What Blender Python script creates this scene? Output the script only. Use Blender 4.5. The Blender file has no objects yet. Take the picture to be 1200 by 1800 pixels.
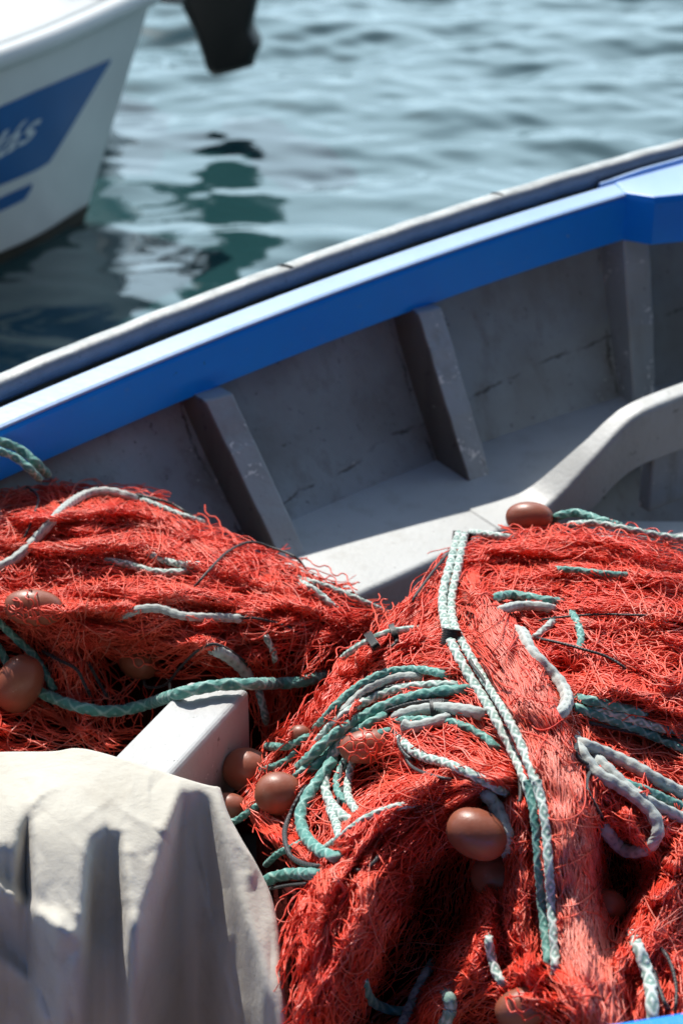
import bpy, math, random
import numpy as np
from mathutils import Vector

# ------------------------------------------------------------------ camera, light, exposure
sc = bpy.context.scene
COL = sc.collection
CAM_H, PITCH, HALF_V = 2.4, math.radians(28.0), math.radians(14.4)
cd = bpy.data.cameras.new('camera'); cam = bpy.data.objects.new('camera', cd); COL.objects.link(cam)
cam.location = (0, 0, CAM_H); cam.rotation_euler = (math.pi/2 - PITCH, 0, 0)
cd.sensor_fit = 'VERTICAL'; cd.sensor_height = 36.0; cd.lens = 18.0/math.tan(HALF_V)
cd.clip_start = 0.05; cd.clip_end = 2000
cd.dof.use_dof = True; cd.dof.focus_distance = 3.05; cd.dof.aperture_fstop = 3.6
sc.camera = cam

SUN_EL, SUN_AZ = math.radians(50), math.radians(-24)      # azimuth from +Y, clockwise positive
w = bpy.data.worlds.new('World'); sc.world = w; w.use_nodes = True
nt = w.node_tree; bg = nt.nodes['Background']
sky = nt.nodes.new('ShaderNodeTexSky'); sky.sky_type = 'NISHITA'; sky.sun_disc = False
sky.sun_elevation = SUN_EL; sky.sun_rotation = SUN_AZ
sky.air_density = 0.8; sky.dust_density = 0.6; sky.ozone_density = 0.8
bg.inputs['Strength'].default_value = 0.08
# bank of bright thin cloud over the sea
tcw = nt.nodes.new('ShaderNodeTexCoord'); sepw = nt.nodes.new('ShaderNodeSeparateXYZ'); nt.links.new(tcw.outputs['Generated'], sepw.inputs[0])
nzw = nt.nodes.new('ShaderNodeTexNoise'); nzw.inputs['Scale'].default_value = 3.2; nzw.inputs['Detail'].default_value = 6; nt.links.new(tcw.outputs['Generated'], nzw.inputs['Vector'])
def wmath(op, a, b):
    n = nt.nodes.new('ShaderNodeMath'); n.operation = op; n.use_clamp = False
    for v, i in ((a, 0), (b, 1)):
        if isinstance(v, (int, float)): n.inputs[i].default_value = v
        else: nt.links.new(v, n.inputs[i])
    return n.outputs[0]
def wramp(v, stops):
    r = nt.nodes.new('ShaderNodeValToRGB'); e = r.color_ramp.elements
    while len(e) < len(stops): e.new(.5)
    for el, (p, c) in zip(e, stops): el.position = p; el.color = (c, c, c, 1)
    nt.links.new(v, r.inputs[0]); return r.outputs[0]
band = wramp(sepw.outputs['Z'], [(.0, .75), (.10, 1.0), (.50, 1.0), (.80, .2)])
front = wramp(wmath('ADD', wmath('MULTIPLY', sepw.outputs['Y'], .5), .5), [(.56, 0.0), (.80, 1.0)])
puff = wramp(nzw.outputs['Fac'], [(.32, .72), (.62, 1.0)])
cmask = wmath('MULTIPLY', wmath('MULTIPLY', band, front), puff)
mxw = nt.nodes.new('ShaderNodeMix'); mxw.data_type = 'RGBA'
nt.links.new(cmask, mxw.inputs[0]); nt.links.new(sky.outputs[0], mxw.inputs[6]); mxw.inputs[7].default_value = (15.6, 21.0, 24.4, 1)
nt.links.new(mxw.outputs[2], bg.inputs['Color'])
sd = bpy.data.lights.new('sun', 'SUN'); sd.energy = 5.0; sd.angle = math.radians(0.5); sd.color = (1.0, 0.95, 0.87)
so = bpy.data.objects.new('sun', sd); COL.objects.link(so)
SUN_DIR = Vector((math.sin(SUN_AZ)*math.cos(SUN_EL), math.cos(SUN_AZ)*math.cos(SUN_EL), math.sin(SUN_EL)))
so.rotation_euler = SUN_DIR.to_track_quat('Z', 'Y').to_euler(); so.location = (0, 6, 8)
sc.view_settings.view_transform = 'Standard'; sc.view_settings.look = 'None'
sc.view_settings.exposure = 0.24; sc.view_settings.gamma = 1.0
sc.cycles.max_bounces = 6; sc.cycles.diffuse_bounces = 3; sc.cycles.glossy_bounces = 3
sc.cycles.transmission_bounces = 3; sc.cycles.caustics_reflective = False; sc.cycles.caustics_refractive = False

rng = np.random.default_rng(11)
random.seed(5)
FPX = 900/math.tan(HALF_V)
CP, SP = math.cos(PITCH), math.sin(PITCH)
CAM = np.array([0, 0, CAM_H])

# ------------------------------------------------------------------ helpers
def rays(px, py):
    """direction of sight with unit depth, for points measured in the 1200 x 1800 photograph"""
    x = (np.asarray(px, float)-600)/FPX; y = (900-np.asarray(py, float))/FPX
    return np.stack([x, CP + y*SP, -SP + y*CP], -1)
def W(px, py, z):
    d = rays(px, py); t = (np.asarray(z, float)-CAM_H)/d[..., 2]
    return CAM + t[..., None]*d
def project(P):
    v = np.asarray(P) - CAM
    dep = v[..., 1]*CP - v[..., 2]*SP
    return 600 + FPX*v[..., 0]/dep, 900 - FPX*(v[..., 1]*SP + v[..., 2]*CP)/dep

def mesh_obj(name, V, Fc, mat=None, parent=None, smooth=True, uv=None):
    me = bpy.data.meshes.new(name)
    V = np.asarray(V, float)
    me.from_pydata(V.tolist() if len(V) < 20000 else V, [], Fc if isinstance(Fc, list) else np.asarray(Fc))
    if uv is not None:
        lay = me.uv_layers.new(name='UVMap')
        vi = np.empty(len(me.loops), np.int32); me.loops.foreach_get('vertex_index', vi)
        lay.data.foreach_set('uv', np.asarray(uv, np.float32)[vi].ravel())
    me.polygons.foreach_set('use_smooth', np.full(len(me.polygons), smooth))
    if mat: me.materials.append(mat)
    me.update()
    o = bpy.data.objects.new(name, me); COL.objects.link(o)
    if parent: o.parent = parent
    return o
def empty(name, loc):
    o = bpy.data.objects.new(name, None); COL.objects.link(o); o.location = loc; o.empty_display_size = .1
    return o
def under(o, parent):
    o.parent = parent; o.matrix_parent_inverse = parent_matrix(parent).inverted()
    return o
def parent_matrix(p):
    from mathutils import Matrix
    return Matrix.Translation(p.location)
def tag(o, label, cat, group=None, kind=None):
    o['label'] = label; o['category'] = cat
    if group: o['group'] = group
    if kind: o['kind'] = kind
    return o
def recenter(o):
    me = o.data; n = len(me.vertices); co = np.empty(n*3, np.float32); me.vertices.foreach_get('co', co)
    co = co.reshape(-1, 3); c = co.mean(0); c[2] = co[:, 2].min()
    me.vertices.foreach_set('co', (co-c).ravel()); me.update(); o.location = c.tolist(); return o
def bevel(o, wd=.004, seg=2, ang=40):
    m = o.modifiers.new('bevel', 'BEVEL'); m.width = wd; m.segments = seg; m.limit_method = 'ANGLE'; m.angle_limit = math.radians(ang)
    m.harden_normals = False
    return o
def grid_faces(nr, nc, wrap=False):
    i = np.arange(nr-1)[:, None]; j = np.arange(nc if wrap else nc-1)[None, :]
    j2 = (j+1) % nc
    return np.stack([i*nc+j, i*nc+j2, (i+1)*nc+j2, (i+1)*nc+j], -1).reshape(-1, 4)
def sweep(sections, closed=True, caps=True):
    """sections: (n, m, 3) -> verts, faces (list)"""
    S = np.asarray(sections); n, m, _ = S.shape
    f = grid_faces(n, m, closed).tolist()
    if caps and closed: f += [list(range(m))[::-1], list(range((n-1)*m, n*m))]
    return S.reshape(-1, 3), f
def fix_normals(o):
    import bmesh
    bm = bmesh.new(); bm.from_mesh(o.data); bmesh.ops.recalc_face_normals(bm, faces=bm.faces); bm.to_mesh(o.data); bm.free(); return o
def catmull(P, step):
    P = np.asarray(P, float)
    if len(P) == 2: P = np.array([P[0], P.mean(0), P[1]])
    Q = np.vstack([2*P[0]-P[1], P, 2*P[-1]-P[-2]]); out = []
    for i in range(len(P)-1):
        a, b, c, d = Q[i:i+4]; n = max(2, int(np.linalg.norm(c-b)/step)); t = np.linspace(0, 1, n, endpoint=False)[:, None]
        out.append(.5*((2*b)+(c-a)*t+(2*a-5*b+4*c-d)*t*t+(3*b-a-3*c+d)*t**3))
    return np.vstack(out+[P[-1:]])
def resample(P, n):
    s = np.r_[0, np.cumsum(np.linalg.norm(np.diff(P, axis=0), axis=1))]; q = np.linspace(0, s[-1], n)
    return np.stack([np.interp(q, s, P[:, k]) for k in range(P.shape[1])], 1)
def smooth1(a, k):
    if k < 2: return a
    p = np.pad(a, (k, k), 'edge'); return np.convolve(p, np.hanning(2*k+3)[1:-1]/np.hanning(2*k+3)[1:-1].sum(), 'valid')
def in_poly(px, py, poly):
    poly = np.asarray(poly, float); px = np.asarray(px); py = np.asarray(py); r = np.zeros(px.shape, bool)
    x0, y0 = poly[-1]
    for x1, y1 in poly:
        c = ((y1 > py) != (y0 > py)) & (px < (x0-x1)*(py-y1)/((y0-y1) or 1e-9)+x1); r ^= c; x0, y0 = x1, y1
    return r
def poly_dist(px, py, line, wid):
    """distance to a polyline divided by its (interpolated) half width, and the position along it"""
    line = np.asarray(line, float); wid = np.broadcast_to(np.asarray(wid, float), (len(line),))
    best = np.full(np.shape(px), 1e9); pos = np.zeros(np.shape(px))
    for i in range(len(line)-1):
        a, b = line[i], line[i+1]; d = b-a; L = (d*d).sum()
        u = np.clip(((px-a[0])*d[0]+(py-a[1])*d[1])/L, 0, 1)
        q = np.hypot(px-a[0]-u*d[0], py-a[1]-u*d[1])/(wid[i]*(1-u)+wid[i+1]*u)
        m = q < best; best = np.where(m, q, best); pos = np.where(m, i+u, pos)
    return best, pos

# ------------------------------------------------------------------ materials
class NG:
    def __init__(s, name):
        s.m = bpy.data.materials.new(name); s.m.use_nodes = True; s.t = s.m.node_tree; s.b = s.t.nodes['Principled BSDF']
    def n(s, kind, **kw):
        nd = s.t.nodes.new('ShaderNode'+kind)
        for k, v in kw.items():
            if hasattr(nd, k) and not k[0].isupper(): setattr(nd, k, v)
            else: nd.inputs[k.replace('_', ' ')].default_value = v
        return nd
    def l(s, a, b): s.t.links.new(a, b)
    def noise(s, scale, detail=4, rough=.55, vec=None, dist=0):
        nd = s.n('TexNoise', Scale=scale, Detail=detail, Roughness=rough, Distortion=dist)
        if vec is None:
            if not hasattr(s, 'geo'): s.geo = s.n('TexCoord')
            vec = s.geo.outputs['Object']
        s.l(vec, nd.inputs['Vector']); return nd.outputs['Fac']
    def ramp(s, fac, stops, interp='LINEAR'):
        r = s.n('ValToRGB'); e = r.color_ramp.elements; r.color_ramp.interpolation = interp
        while len(e) < len(stops): e.new(.5)
        for el, (p, c) in zip(e, stops):
            el.position = p; el.color = (*c, 1) if not isinstance(c, (int, float)) else (c, c, c, 1)
        s.l(fac, r.inputs[0]); return r.outputs[0]
    def mix(s, fac, a, b, mode='MIX'):
        m = s.n('Mix', data_type='RGBA', blend_type=mode)
        for v, i in ((fac, 0), (a, 6), (b, 7)):
            if isinstance(v, (int, float)): m.inputs[i].default_value = v
            elif isinstance(v, tuple): m.inputs[i].default_value = (*v, 1)
            else: s.l(v, m.inputs[i])
        return m.outputs[2]
    def math(s, op, a, b=0.0):
        m = s.n('Math', operation=op)
        for v, i in ((a, 0), (b, 1)):
            if isinstance(v, (int, float)): m.inputs[i].default_value = v
            else: s.l(v, m.inputs[i])
        return m.outputs[0]
    def bump(s, h, strength=.3, dist=.01):
        b = s.n('Bump', Strength=strength, Distance=dist); s.l(h, b.inputs['Height']); s.l(b.outputs[0], s.b.inputs['Normal']); return b
    def set(s, **kw):
        for k, v in kw.items():
            i = s.b.inputs[k.replace('_', ' ')]
            if isinstance(v, (int, float)): i.default_value = v
            elif isinstance(v, tuple): i.default_value = (*v, 1)
            else: s.l(v, i)
        return s

def paint(name, base, dark, worn, rough=.5, worn_at=.68, stain=.5, seams=None):
    g = NG(name)
    big = g.noise(3.0, 5); med = g.noise(14, 6, .65); fine = g.noise(90, 4, .6)
    c = g.mix(g.ramp(big, [(.35, 0.0), (.7, stain)]), base, dark)
    c = g.mix(g.ramp(med, [(.58, 0.0), (.72, stain*.8)]), c, dark)
    drip = g.n('Mapping'); drip.inputs['Scale'].default_value = (14, 14, 2.2); g.l(g.geo.outputs['Object'], drip.inputs[0])
    c = g.mix(g.ramp(g.noise(1.0, 5, .65, drip.outputs[0]), [(.52, 0.0), (.70, stain*.9)]), c, dark)
    c = g.mix(g.ramp(g.noise(42, 5, .7), [(.64, 0.0), (.69, stain*1.2)]), c, tuple(x*.45 for x in dark))
    chip = g.ramp(g.math('ADD', g.math('MULTIPLY', med, .6), g.math('MULTIPLY', fine, .4)), [(worn_at, 0.0), (worn_at+.02, 1.0)])
    c = g.mix(chip, c, worn)
    h = g.math('ADD', g.math('MULTIPLY', fine, .35), g.math('MULTIPLY', med, .6))
    if seams:
        uvn = g.n('TexCoord'); sep = g.n('SeparateXYZ'); g.l(uvn.outputs['UV'], sep.inputs[0])
        nz = g.math('MULTIPLY', g.math('SUBTRACT', g.noise(7, 6, .7), .5), .06)
        brk = g.ramp(g.noise(15, 3), [(.44, .0), (.60, .75)])
        tot = None
        for ax, pos, wd in seams:
            q = g.math('ABSOLUTE', g.math('ADD', g.math('SUBTRACT', sep.outputs[ax], pos), nz), 0)
            k = g.math('SUBTRACT', 1.0, g.math('DIVIDE', q, wd)); k = g.math('MAXIMUM', k, 0.0); k = g.math('MULTIPLY', g.math('MINIMUM', g.math('MULTIPLY', k, 2.0), 1.0), brk)
            tot = k if tot is None else g.math('MAXIMUM', tot, k)
        c = g.mix(tot, c, (.035, .03, .025)); h = g.math('SUBTRACT', h, g.math('MULTIPLY', tot, 1.2))
    g.set(Base_Color=c, Roughness=rough); g.bump(h, .5, .006)
    return g.m

M = {}
M['grey_paint'] = paint('grey_boat_paint', (.41, .46, .51), (.27, .275, .275), (.78, .78, .77), .5, .585, .9)
M['white_paint'] = paint('white_deck_paint', (.57, .59, .59), (.42, .42, .40), (.70, .70, .68), .5, .66, .6)
M['beam_paint'] = paint('pale_grey_beam_paint', (.50, .51, .515), (.36, .345, .34), (.74, .74, .73), .55, .62, .75)

M['rib_side'] = paint('dark_brown_rib_side', (.165, .15, .135), (.10, .09, .08), (.34, .33, .31), .7, .66, .7)
def blue_paint():
    g = NG('blue_gunwale_paint')
    n1 = g.noise(5, 5); n2 = g.noise(40, 5, .7); n3 = g.noise(160, 3)
    c = g.mix(g.ramp(n1, [(.3, 0.0), (.75, 1.0)]), (.0, .25, .93), (.0, .30, 1.0))
    c = g.mix(g.ramp(n2, [(.70, 0.0), (.74, 1.0)]), c, (.012, .035, .12))
    scuff = g.n('Mapping'); scuff.inputs['Rotation'].default_value = (0, 0, -.6); scuff.inputs['Scale'].default_value = (3, 26, 30); g.l(g.geo.outputs['Object'], scuff.inputs[0])
    c = g.mix(g.ramp(g.noise(1.5, 6, .7, scuff.outputs[0]), [(.60, 0.0), (.74, .38)]), c, (.10, .30, .78))
    c = g.mix(g.ramp(g.noise(26, 6, .7), [(.685, 0.0), (.70, .85)]), c, (.34, .42, .52))
    g.set(Base_Color=c, Roughness=g.ramp(n2, [(.2, .30), (.8, .46)]), Specular_IOR_Level=.35)
    g.bump(g.math('ADD', g.math('MULTIPLY', n2, .5), g.math('MULTIPLY', n3, .25)), .35, .004)
    return g.m
M['blue'] = blue_paint()
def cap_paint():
    g = NG('pale_blue_glare_paint')
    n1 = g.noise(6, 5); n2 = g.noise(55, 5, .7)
    c = g.mix(g.ramp(n1, [(.3, 0.0), (.75, 1.0)]), (.27, .42, .70), (.33, .48, .74))  # blue paint lightened to carry the glare of sun and sky
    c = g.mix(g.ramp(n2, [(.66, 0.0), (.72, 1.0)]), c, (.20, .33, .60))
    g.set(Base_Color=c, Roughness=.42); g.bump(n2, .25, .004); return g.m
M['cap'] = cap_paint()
def rail_paint():
    g = NG('weathered_rub_rail_rubber')
    n1 = g.noise(16, 6, .7); n2 = g.noise(70, 5, .7)
    c = g.mix(g.ramp(n1, [(.35, 0.0), (.7, 1.0)]), (.17, .20, .25), (.24, .27, .32))
    c = g.mix(g.ramp(n2, [(.62, 0.0), (.68, .8)]), c, (.07, .09, .13))
    g.set(Base_Color=c, Roughness=.5); g.bump(n2, .4, .006); return g.m
M['rail'] = rail_paint()
def simple(name, col, rough=.6, var=.25, scale=20, bump=.2, spec=.5, **kw):
    g = NG(name); n = g.noise(scale, 5, .6); n2 = g.noise(scale*6, 4)
    c = g.mix(g.ramp(n, [(.3, 0.0), (.7, 1.0)]), tuple(x*(1-var) for x in col), tuple(min(1, x*(1+var)) for x in col))
    g.set(Base_Color=c, Roughness=rough, Specular_IOR_Level=spec, **kw); g.bump(g.math('ADD', n, g.math('MULTIPLY', n2, .4)), bump, .005); return g.m
M['rail_top'] = simple('pale_rail_top', (.36, .38, .385), .5, .38, 26, .3)
M['dark'] = simple('dark_tarred_seam', (.015, .017, .02), .8)
M['bilge'] = simple('dark_bilge_paint', (.075, .07, .068), .75, .4, 8, .5)
M['inner_side'] = simple('warm_bounce_side_paint', (.20, .14, .11), .6, .3, 9, .4)  # unseen side, coloured for the warm light it bounces onto the canvas
M['hull_out'] = simple('outer_hull_paint', (.62, .64, .66), .4, .1, 5)
M['black_plastic'] = simple('black_motor_plastic', (.003, .003, .0033), .5, .2, 20, .05)
M['metal'] = simple('grey_metal', (.3, .31, .32), .4, .15, 30, .1, Metallic=.8)
M['boat_white'] = simple('white_gelcoat', (.74, .75, .75), .3, .05, 3, .03)
M['boat_grey'] = simple('grey_gelcoat', (.46, .49, .50), .35, .06, 3, .03)
M['boat_blue'] = simple('blue_stripe_paint', (.008, .105, .33), .35, .08, 6, .03)
M['letter'] = simple('white_letter_paint', (.62, .68, .74), .4, .05, 10, .03)
M['foul'] = simple('brown_antifouling_paint', (.035, .03, .02), .7, .4, 15, .3)

def twine(name, a, b, rough=.38):
    g = NG(name); n = g.noise(9, 4, .6); n2 = g.noise(260, 2)
    c = g.mix(g.ramp(n, [(.3, 0.0), (.7, 1.0)]), a, b)
    c = g.mix(g.ramp(n2, [(.58, 0.0), (.74, .30)]), c, (.95, .42, .36))  # pale flecks painted in as highlights on the strands
    g.set(Base_Color=c, Roughness=rough, Specular_IOR_Level=.55)
    tl = g.n('BsdfTranslucent'); g.l(c, tl.inputs['Color']); mx = g.n('MixShader'); mx.inputs[0].default_value = .16
    g.l(g.b.outputs[0], mx.inputs[1]); g.l(tl.outputs[0], mx.inputs[2]); g.l(mx.outputs[0], g.t.nodes['Material Output'].inputs['Surface'])
    return g.m
M['net'] = twine('red_net_twine', (.90, .060, .030), (1.0, .175, .105))
M['net_deep'] = twine('deep_red_net_twine', (.82, .038, .015), (.96, .105, .050))
M['net_faded'] = twine('faded_pink_net_twine', (.86, .15, .10), (.94, .31, .23))
M['net_core'] = simple('shade_dark_net_core', (.045, .004, .003), .9, .6, 45, 1.0, .1)  # near black: shade between strands painted into the colour

def rope_mat(name, a, b, c3, rough=.7, fl=.6, stripes=None):
    g = NG(name); n = g.noise(160, 3, .6); n2 = g.noise(7, 4); at = g.n('Attribute', attribute_name='yarn_light')
    c = g.mix(g.ramp(n2, [(.35, 0.0), (.65, 1.0)]), a, b)
    c = g.mix(g.ramp(g.math('ADD', at.outputs['Fac'], g.math('MULTIPLY', g.math('SUBTRACT', n, .5), .5)), [(fl, 0.0), (fl+.4, 1.0)]), c, c3)
    c = g.mix(g.ramp(g.noise(30, 4), [(.55, 0.0), (.75, .5)]), c, tuple(x*.55 for x in a))
    g.set(Base_Color=c, Roughness=rough, Sheen_Weight=.2); g.bump(n, .5, .002); return g.m
M['teal'] = rope_mat('teal_braided_rope', (.045, .21, .18), (.08, .29, .25), (.34, .56, .50), .6, .55)
M['pale'] = rope_mat('pale_teal_flecked_rope', (.13, .27, .23), (.24, .36, .32), (.60, .66, .62), .65, .32)
M['grey_rope'] = rope_mat('grey_white_braided_rope', (.40, .44, .42), (.49, .52, .49), (.20, .23, .22), .7, .48)
M['black_cord'] = rope_mat('black_braided_cord', (.008, .009, .010), (.014, .014, .016), (.16, .17, .18), .5, .66)

def float_mat():
    g = NG('brown_float_plastic'); n = g.noise(12, 5, .6); n2 = g.noise(70, 5, .7)
    c = g.mix(g.ramp(n, [(.3, 0.0), (.7, 1.0)]), (.24, .065, .034), (.34, .115, .068))
    c = g.mix(g.ramp(n2, [(.64, 0.0), (.72, .7)]), c, (.42, .25, .18))
    g.set(Base_Color=c, Roughness=g.ramp(n2, [(.3, .28), (.7, .5)]), Specular_IOR_Level=.5); g.bump(n2, .2, .003); return g.m
M['float'] = float_mat()

def canvas():
    g = NG('cream_canvas'); n = g.noise(3.2, 5); n1 = g.noise(13, 6, .65); n2 = g.noise(55, 5, .6)
    c = g.mix(g.ramp(n, [(.35, 0.0), (.7, 1.0)]), (.60, .565, .495), (.50, .465, .40))
    c = g.mix(g.ramp(n1, [(.55, 0.0), (.75, .45)]), c, (.38, .33, .27))
    tc = g.n('TexCoord'); wv = g.n('TexWave', Scale=420.0, Distortion=.6, bands_direction='X'); g.l(tc.outputs['Object'], wv.inputs[0])
    wv2 = g.n('TexWave', Scale=420.0, Distortion=.6, bands_direction='Z'); g.l(tc.outputs['Object'], wv2.inputs[0])
    h = g.math('ADD', g.math('MULTIPLY', n1, 1.3), g.math('MULTIPLY', n2, .45))
    h = g.math('ADD', h, g.math('MULTIPLY', g.math('ADD', wv.outputs['Fac'], wv2.outputs['Fac']), .03))
    g.set(Base_Color=c, Roughness=.9, Specular_IOR_Level=.15, Sheen_Weight=.15); g.bump(h, .42, .008); return g.m
M['canvas'] = canvas()

def water_mat():
    g = NG('harbour_water'); n = g.noise(1.2, 3)
    c = g.mix(n, (.012, .046, .050), (.018, .062, .068))
    g.set(Base_Color=c, Roughness=.05, IOR=1.9, Specular_IOR_Level=.6)
    tc = g.n('TexCoord'); mp = g.n('Mapping'); mp.inputs['Scale'].default_value = (.8, 1.3, 1); g.l(tc.outputs['Object'], mp.inputs[0])
    h = g.noise(9, 4, .5, mp.outputs[0], .4); g.bump(h, .05, .05); return g.m
M['water'] = water_mat()

# ------------------------------------------------------------------ water
def build_water():
    def axis(lo, hi, d, far):
        core = np.arange(lo, hi, d); out = [core]; s = d; p = hi; r = []
        while p < far: r.append(p); s *= 1.13; p += s
        s = d; p = lo-d; l = []
        while p > -far: l.append(p); s *= 1.13; p -= s
        return np.r_[np.array(l[::-1]), core, np.array(r)]
    xs = axis(-2.8, 3.4, .028, 900); ys = axis(3.2, 12.5, .028, 900)
    X, Y = np.meshgrid(xs, ys)
    r = np.random.default_rng(4); Z = np.zeros_like(X)
    dx = np.gradient(xs)[None, :]; dy = np.gradient(ys)[:, None]; sp = np.maximum(dx, dy)
    for lam in np.exp(np.linspace(math.log(.13), math.log(1.5), 70)):
        th = math.radians(90) + r.normal()*.45; k = 2*math.pi/lam
        a = .0047*lam**1.0 * (1.2 if lam < .34 else .95) * r.uniform(.5, 1.2)
        ph = k*(X*math.cos(th)+Y*math.sin(th)) + r.uniform(0, 6.28) + .5*np.sin(X*.9+r.uniform(0, 6))
        wv = np.sin(ph); wv = wv + .22*np.sin(2*ph+.3)
        Z += a*wv*np.clip((lam/2.5-sp)/(lam/5), 0, 1)
    calm = .48+.52*np.clip((np.hypot((X+.9)/1.15, Y-5.5)-.9)/2.0, 0, 1)      # lee of the moored boat
    Z *= calm
    V = np.stack([X, Y, Z], -1).reshape(-1, 3)
    o = mesh_obj('water', V, grid_faces(len(ys), len(xs)), M['water']); o['kind'] = 'structure'
build_water()
sb = mesh_obj('seabed', [(-900, -900, -3), (900, -900, -3), (900, 900, -3), (-900, 900, -3)], [[0, 1, 2, 3]], simple('seabed_mud', (.05, .06, .05), .9), None, False); sb['kind'] = 'structure'

# unseen landing and high dark wall, added behind the viewpoint to block rear sky
def rear_sky_blocker():
    m = NG('dark_blocker_stone'); n = m.noise(4, 6); br = m.n('TexBrick', Scale=1.6); br.inputs['Color1'].default_value = (.085, .075, .068, 1); br.inputs['Color2'].default_value = (.12, .105, .095, 1); br.inputs['Mortar'].default_value = (.05, .045, .04, 1)
    m.set(Base_Color=m.mix(m.ramp(n, [(.35, 0.0), (.7, .6)]), br.outputs['Color'], (.06, .055, .05)), Roughness=.85); m.bump(n, .5, .02)
    V = []; F = []
    def box(x0, x1, y0, y1, z0, z1):
        b = len(V); V.extend([(x, y, z) for z in (z0, z1) for x, y in ((x0, y0), (x1, y0), (x1, y1), (x0, y1))])
        F.extend([[b+i for i in f] for f in ([3, 2, 1, 0], [4, 5, 6, 7], [0, 1, 5, 4], [1, 2, 6, 5], [2, 3, 7, 6], [3, 0, 4, 7])])
    box(-40, 40, -1.6, 1.05, -3, .70); box(-40, 40, -6, -1.604, -3, 5.2)
    o = mesh_obj('rear_sky_blocker', V, F, m.m, None, False); o['kind'] = 'structure'
rear_sky_blocker()

# ------------------------------------------------------------------ fishing boat
def g_y(x): return 3.804 + .675*x - .153*x*x
def g_z(x): return .888 + .128*x
def g_n(x):
    t = np.stack([np.ones_like(x), .675-.306*x], -1); t /= np.linalg.norm(t, axis=-1, keepdims=True)
    return np.stack([t[..., 1], -t[..., 0]], -1)                      # inboard
def G(x, off=0.0, z=None):
    x = np.asarray(x, float); n = g_n(x); off = np.broadcast_to(off, x.shape)
    z = g_z(x) if z is None else np.broadcast_to(z, x.shape)
    return np.stack([x+n[..., 0]*off, g_y(x)+n[..., 1]*off, z], -1)
DECK = .50
def wall_off(x, z):
    s = (g_z(x)-z)/(g_z(x)-DECK)
    end = np.clip(.130-.16*np.asarray(x), .02, .34)                     # the side stands steeper towards the right
    return np.where(s < 1, -.125+(end+.125)*np.clip(s, 0, 1)**1.3, end+(s-1)*.32)
def wall(x, z, extra=0.0): return G(x, wall_off(np.asarray(x, float), z)+extra, z)
XA, XB = -1.55, 2.0
def near_y(x): return 1.752 + .16*(x-.35) + .05*(x-.35)**2
def near_z(x): return .789 + .06*x

boat = empty('fishing_boat', (.2, 2.9, -.15))
tag(boat, 'open wooden fishing boat with blue gunwale and grey ribbed inside, loaded with red nets', 'boat')
def bpart(name, V, Fc, mat, smooth=False, uv=None, parent=None):
    o = mesh_obj(name, V, Fc, mat, None, smooth, uv); p = parent or boat
    o.parent = p
    base = boat.location
    if p is boat: o.location = -base
    return o

xs = np.linspace(XA, XB, 72)
# inner planking of the far side
zt = np.linspace(0, 1, 26)
sec = []; uvs = []
arc = np.r_[0, np.cumsum(np.linalg.norm(np.diff(G(xs), axis=0), axis=1))]
def arc_at(x): return np.interp(x, xs, arc)
r6 = np.random.default_rng(8)
for i, x in enumerate(xs):
    z = g_z(x)-.06 + (.16-(g_z(x)-.06))*zt
    p = wall(np.full_like(z, x), z); sec.append(p); uvs.append(np.stack([np.full_like(z, arc[i]), z - g_z(x)], -1))
sec = np.array(sec); uvs = np.array(uvs)

def solve_x(px, py_guess, z_rel, extra=0.0):
    """gunwale station whose wall point, z_rel below the sheer, sits at photo column px"""
    q = np.linspace(XA, XB, 4000); P = wall(q, g_z(q)-z_rel, extra); u, v = project(P)
    return float(np.interp(px, u, q))
RIB_L = [solve_x(p, 0, .12) for p in (-100, 316, 686, 1052, 1420)]
seams = [(0, float(arc_at(x))-.008, .0040) for x in RIB_L] + [(1, -.335, .0030)]
M['wall_paint'] = paint('grey_inner_planking_paint', (.38, .435, .475), (.22, .225, .22), (.66, .67, .67), .55, .64, 1.0, seams)
bpart('inner_planking', sec.reshape(-1, 3), grid_faces(*sec.shape[:2]).tolist(), M['wall_paint'], True, uvs.reshape(-1, 2))
# outer shell + floor + near side
osec = []
for x in xs:
    k = min(1, (x-XA)/.5); yf = G(x)[:2]; n = g_n(np.array(x)); zf = g_z(x)
    def fo(o, z): return [x+n[0]*o, g_y(x)+n[1]*o, z]
    ny, nz = near_y(x), near_z(x); mid = (fo(.6, 0)[1]+ny)/2; mx = x+n[0]*.5
    osec.append([fo(-.155, zf-.03), fo(-.150, .45), fo(-.06, .1), fo(.25, -.12), [mx, mid, -.22],
                 [x+.1, ny+.25, -.12], [x, ny-.02, .1], [x, ny-.10, .45], [x, ny-.11, nz-.02],
                 [x, ny-.05, nz-.02], [x, ny-.03, .45], [x+.05, ny+.12, .15], [mx, mid, .14], fo(float(wall_off(x, .15))-.03, .15), fo(float(wall_off(x, DECK))-.03, DECK), fo(-.147, zf-.08)])
V, Fc = sweep(osec, True, True); o = bpart('hull', V, Fc, M['hull_out'])
o.data.materials.append(M['inner_side'])
for k, pl in enumerate(o.data.polygons):
    if k < (len(xs)-1)*16 and 8 <= k % 16 <= 15: pl.material_index = 1
fix_normals(o)
# floor boards
fl = [[[x, near_y(x)+.05, .162], [x, near_y(x)+.05, .18], list(wall(np.array(x), .18, -.02)), list(wall(np.array(x), .162, -.02))] for x in xs]
V, Fc = sweep(fl); o = bpart('floor_boards', V, Fc, M['bilge']); fix_normals(o)

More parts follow.
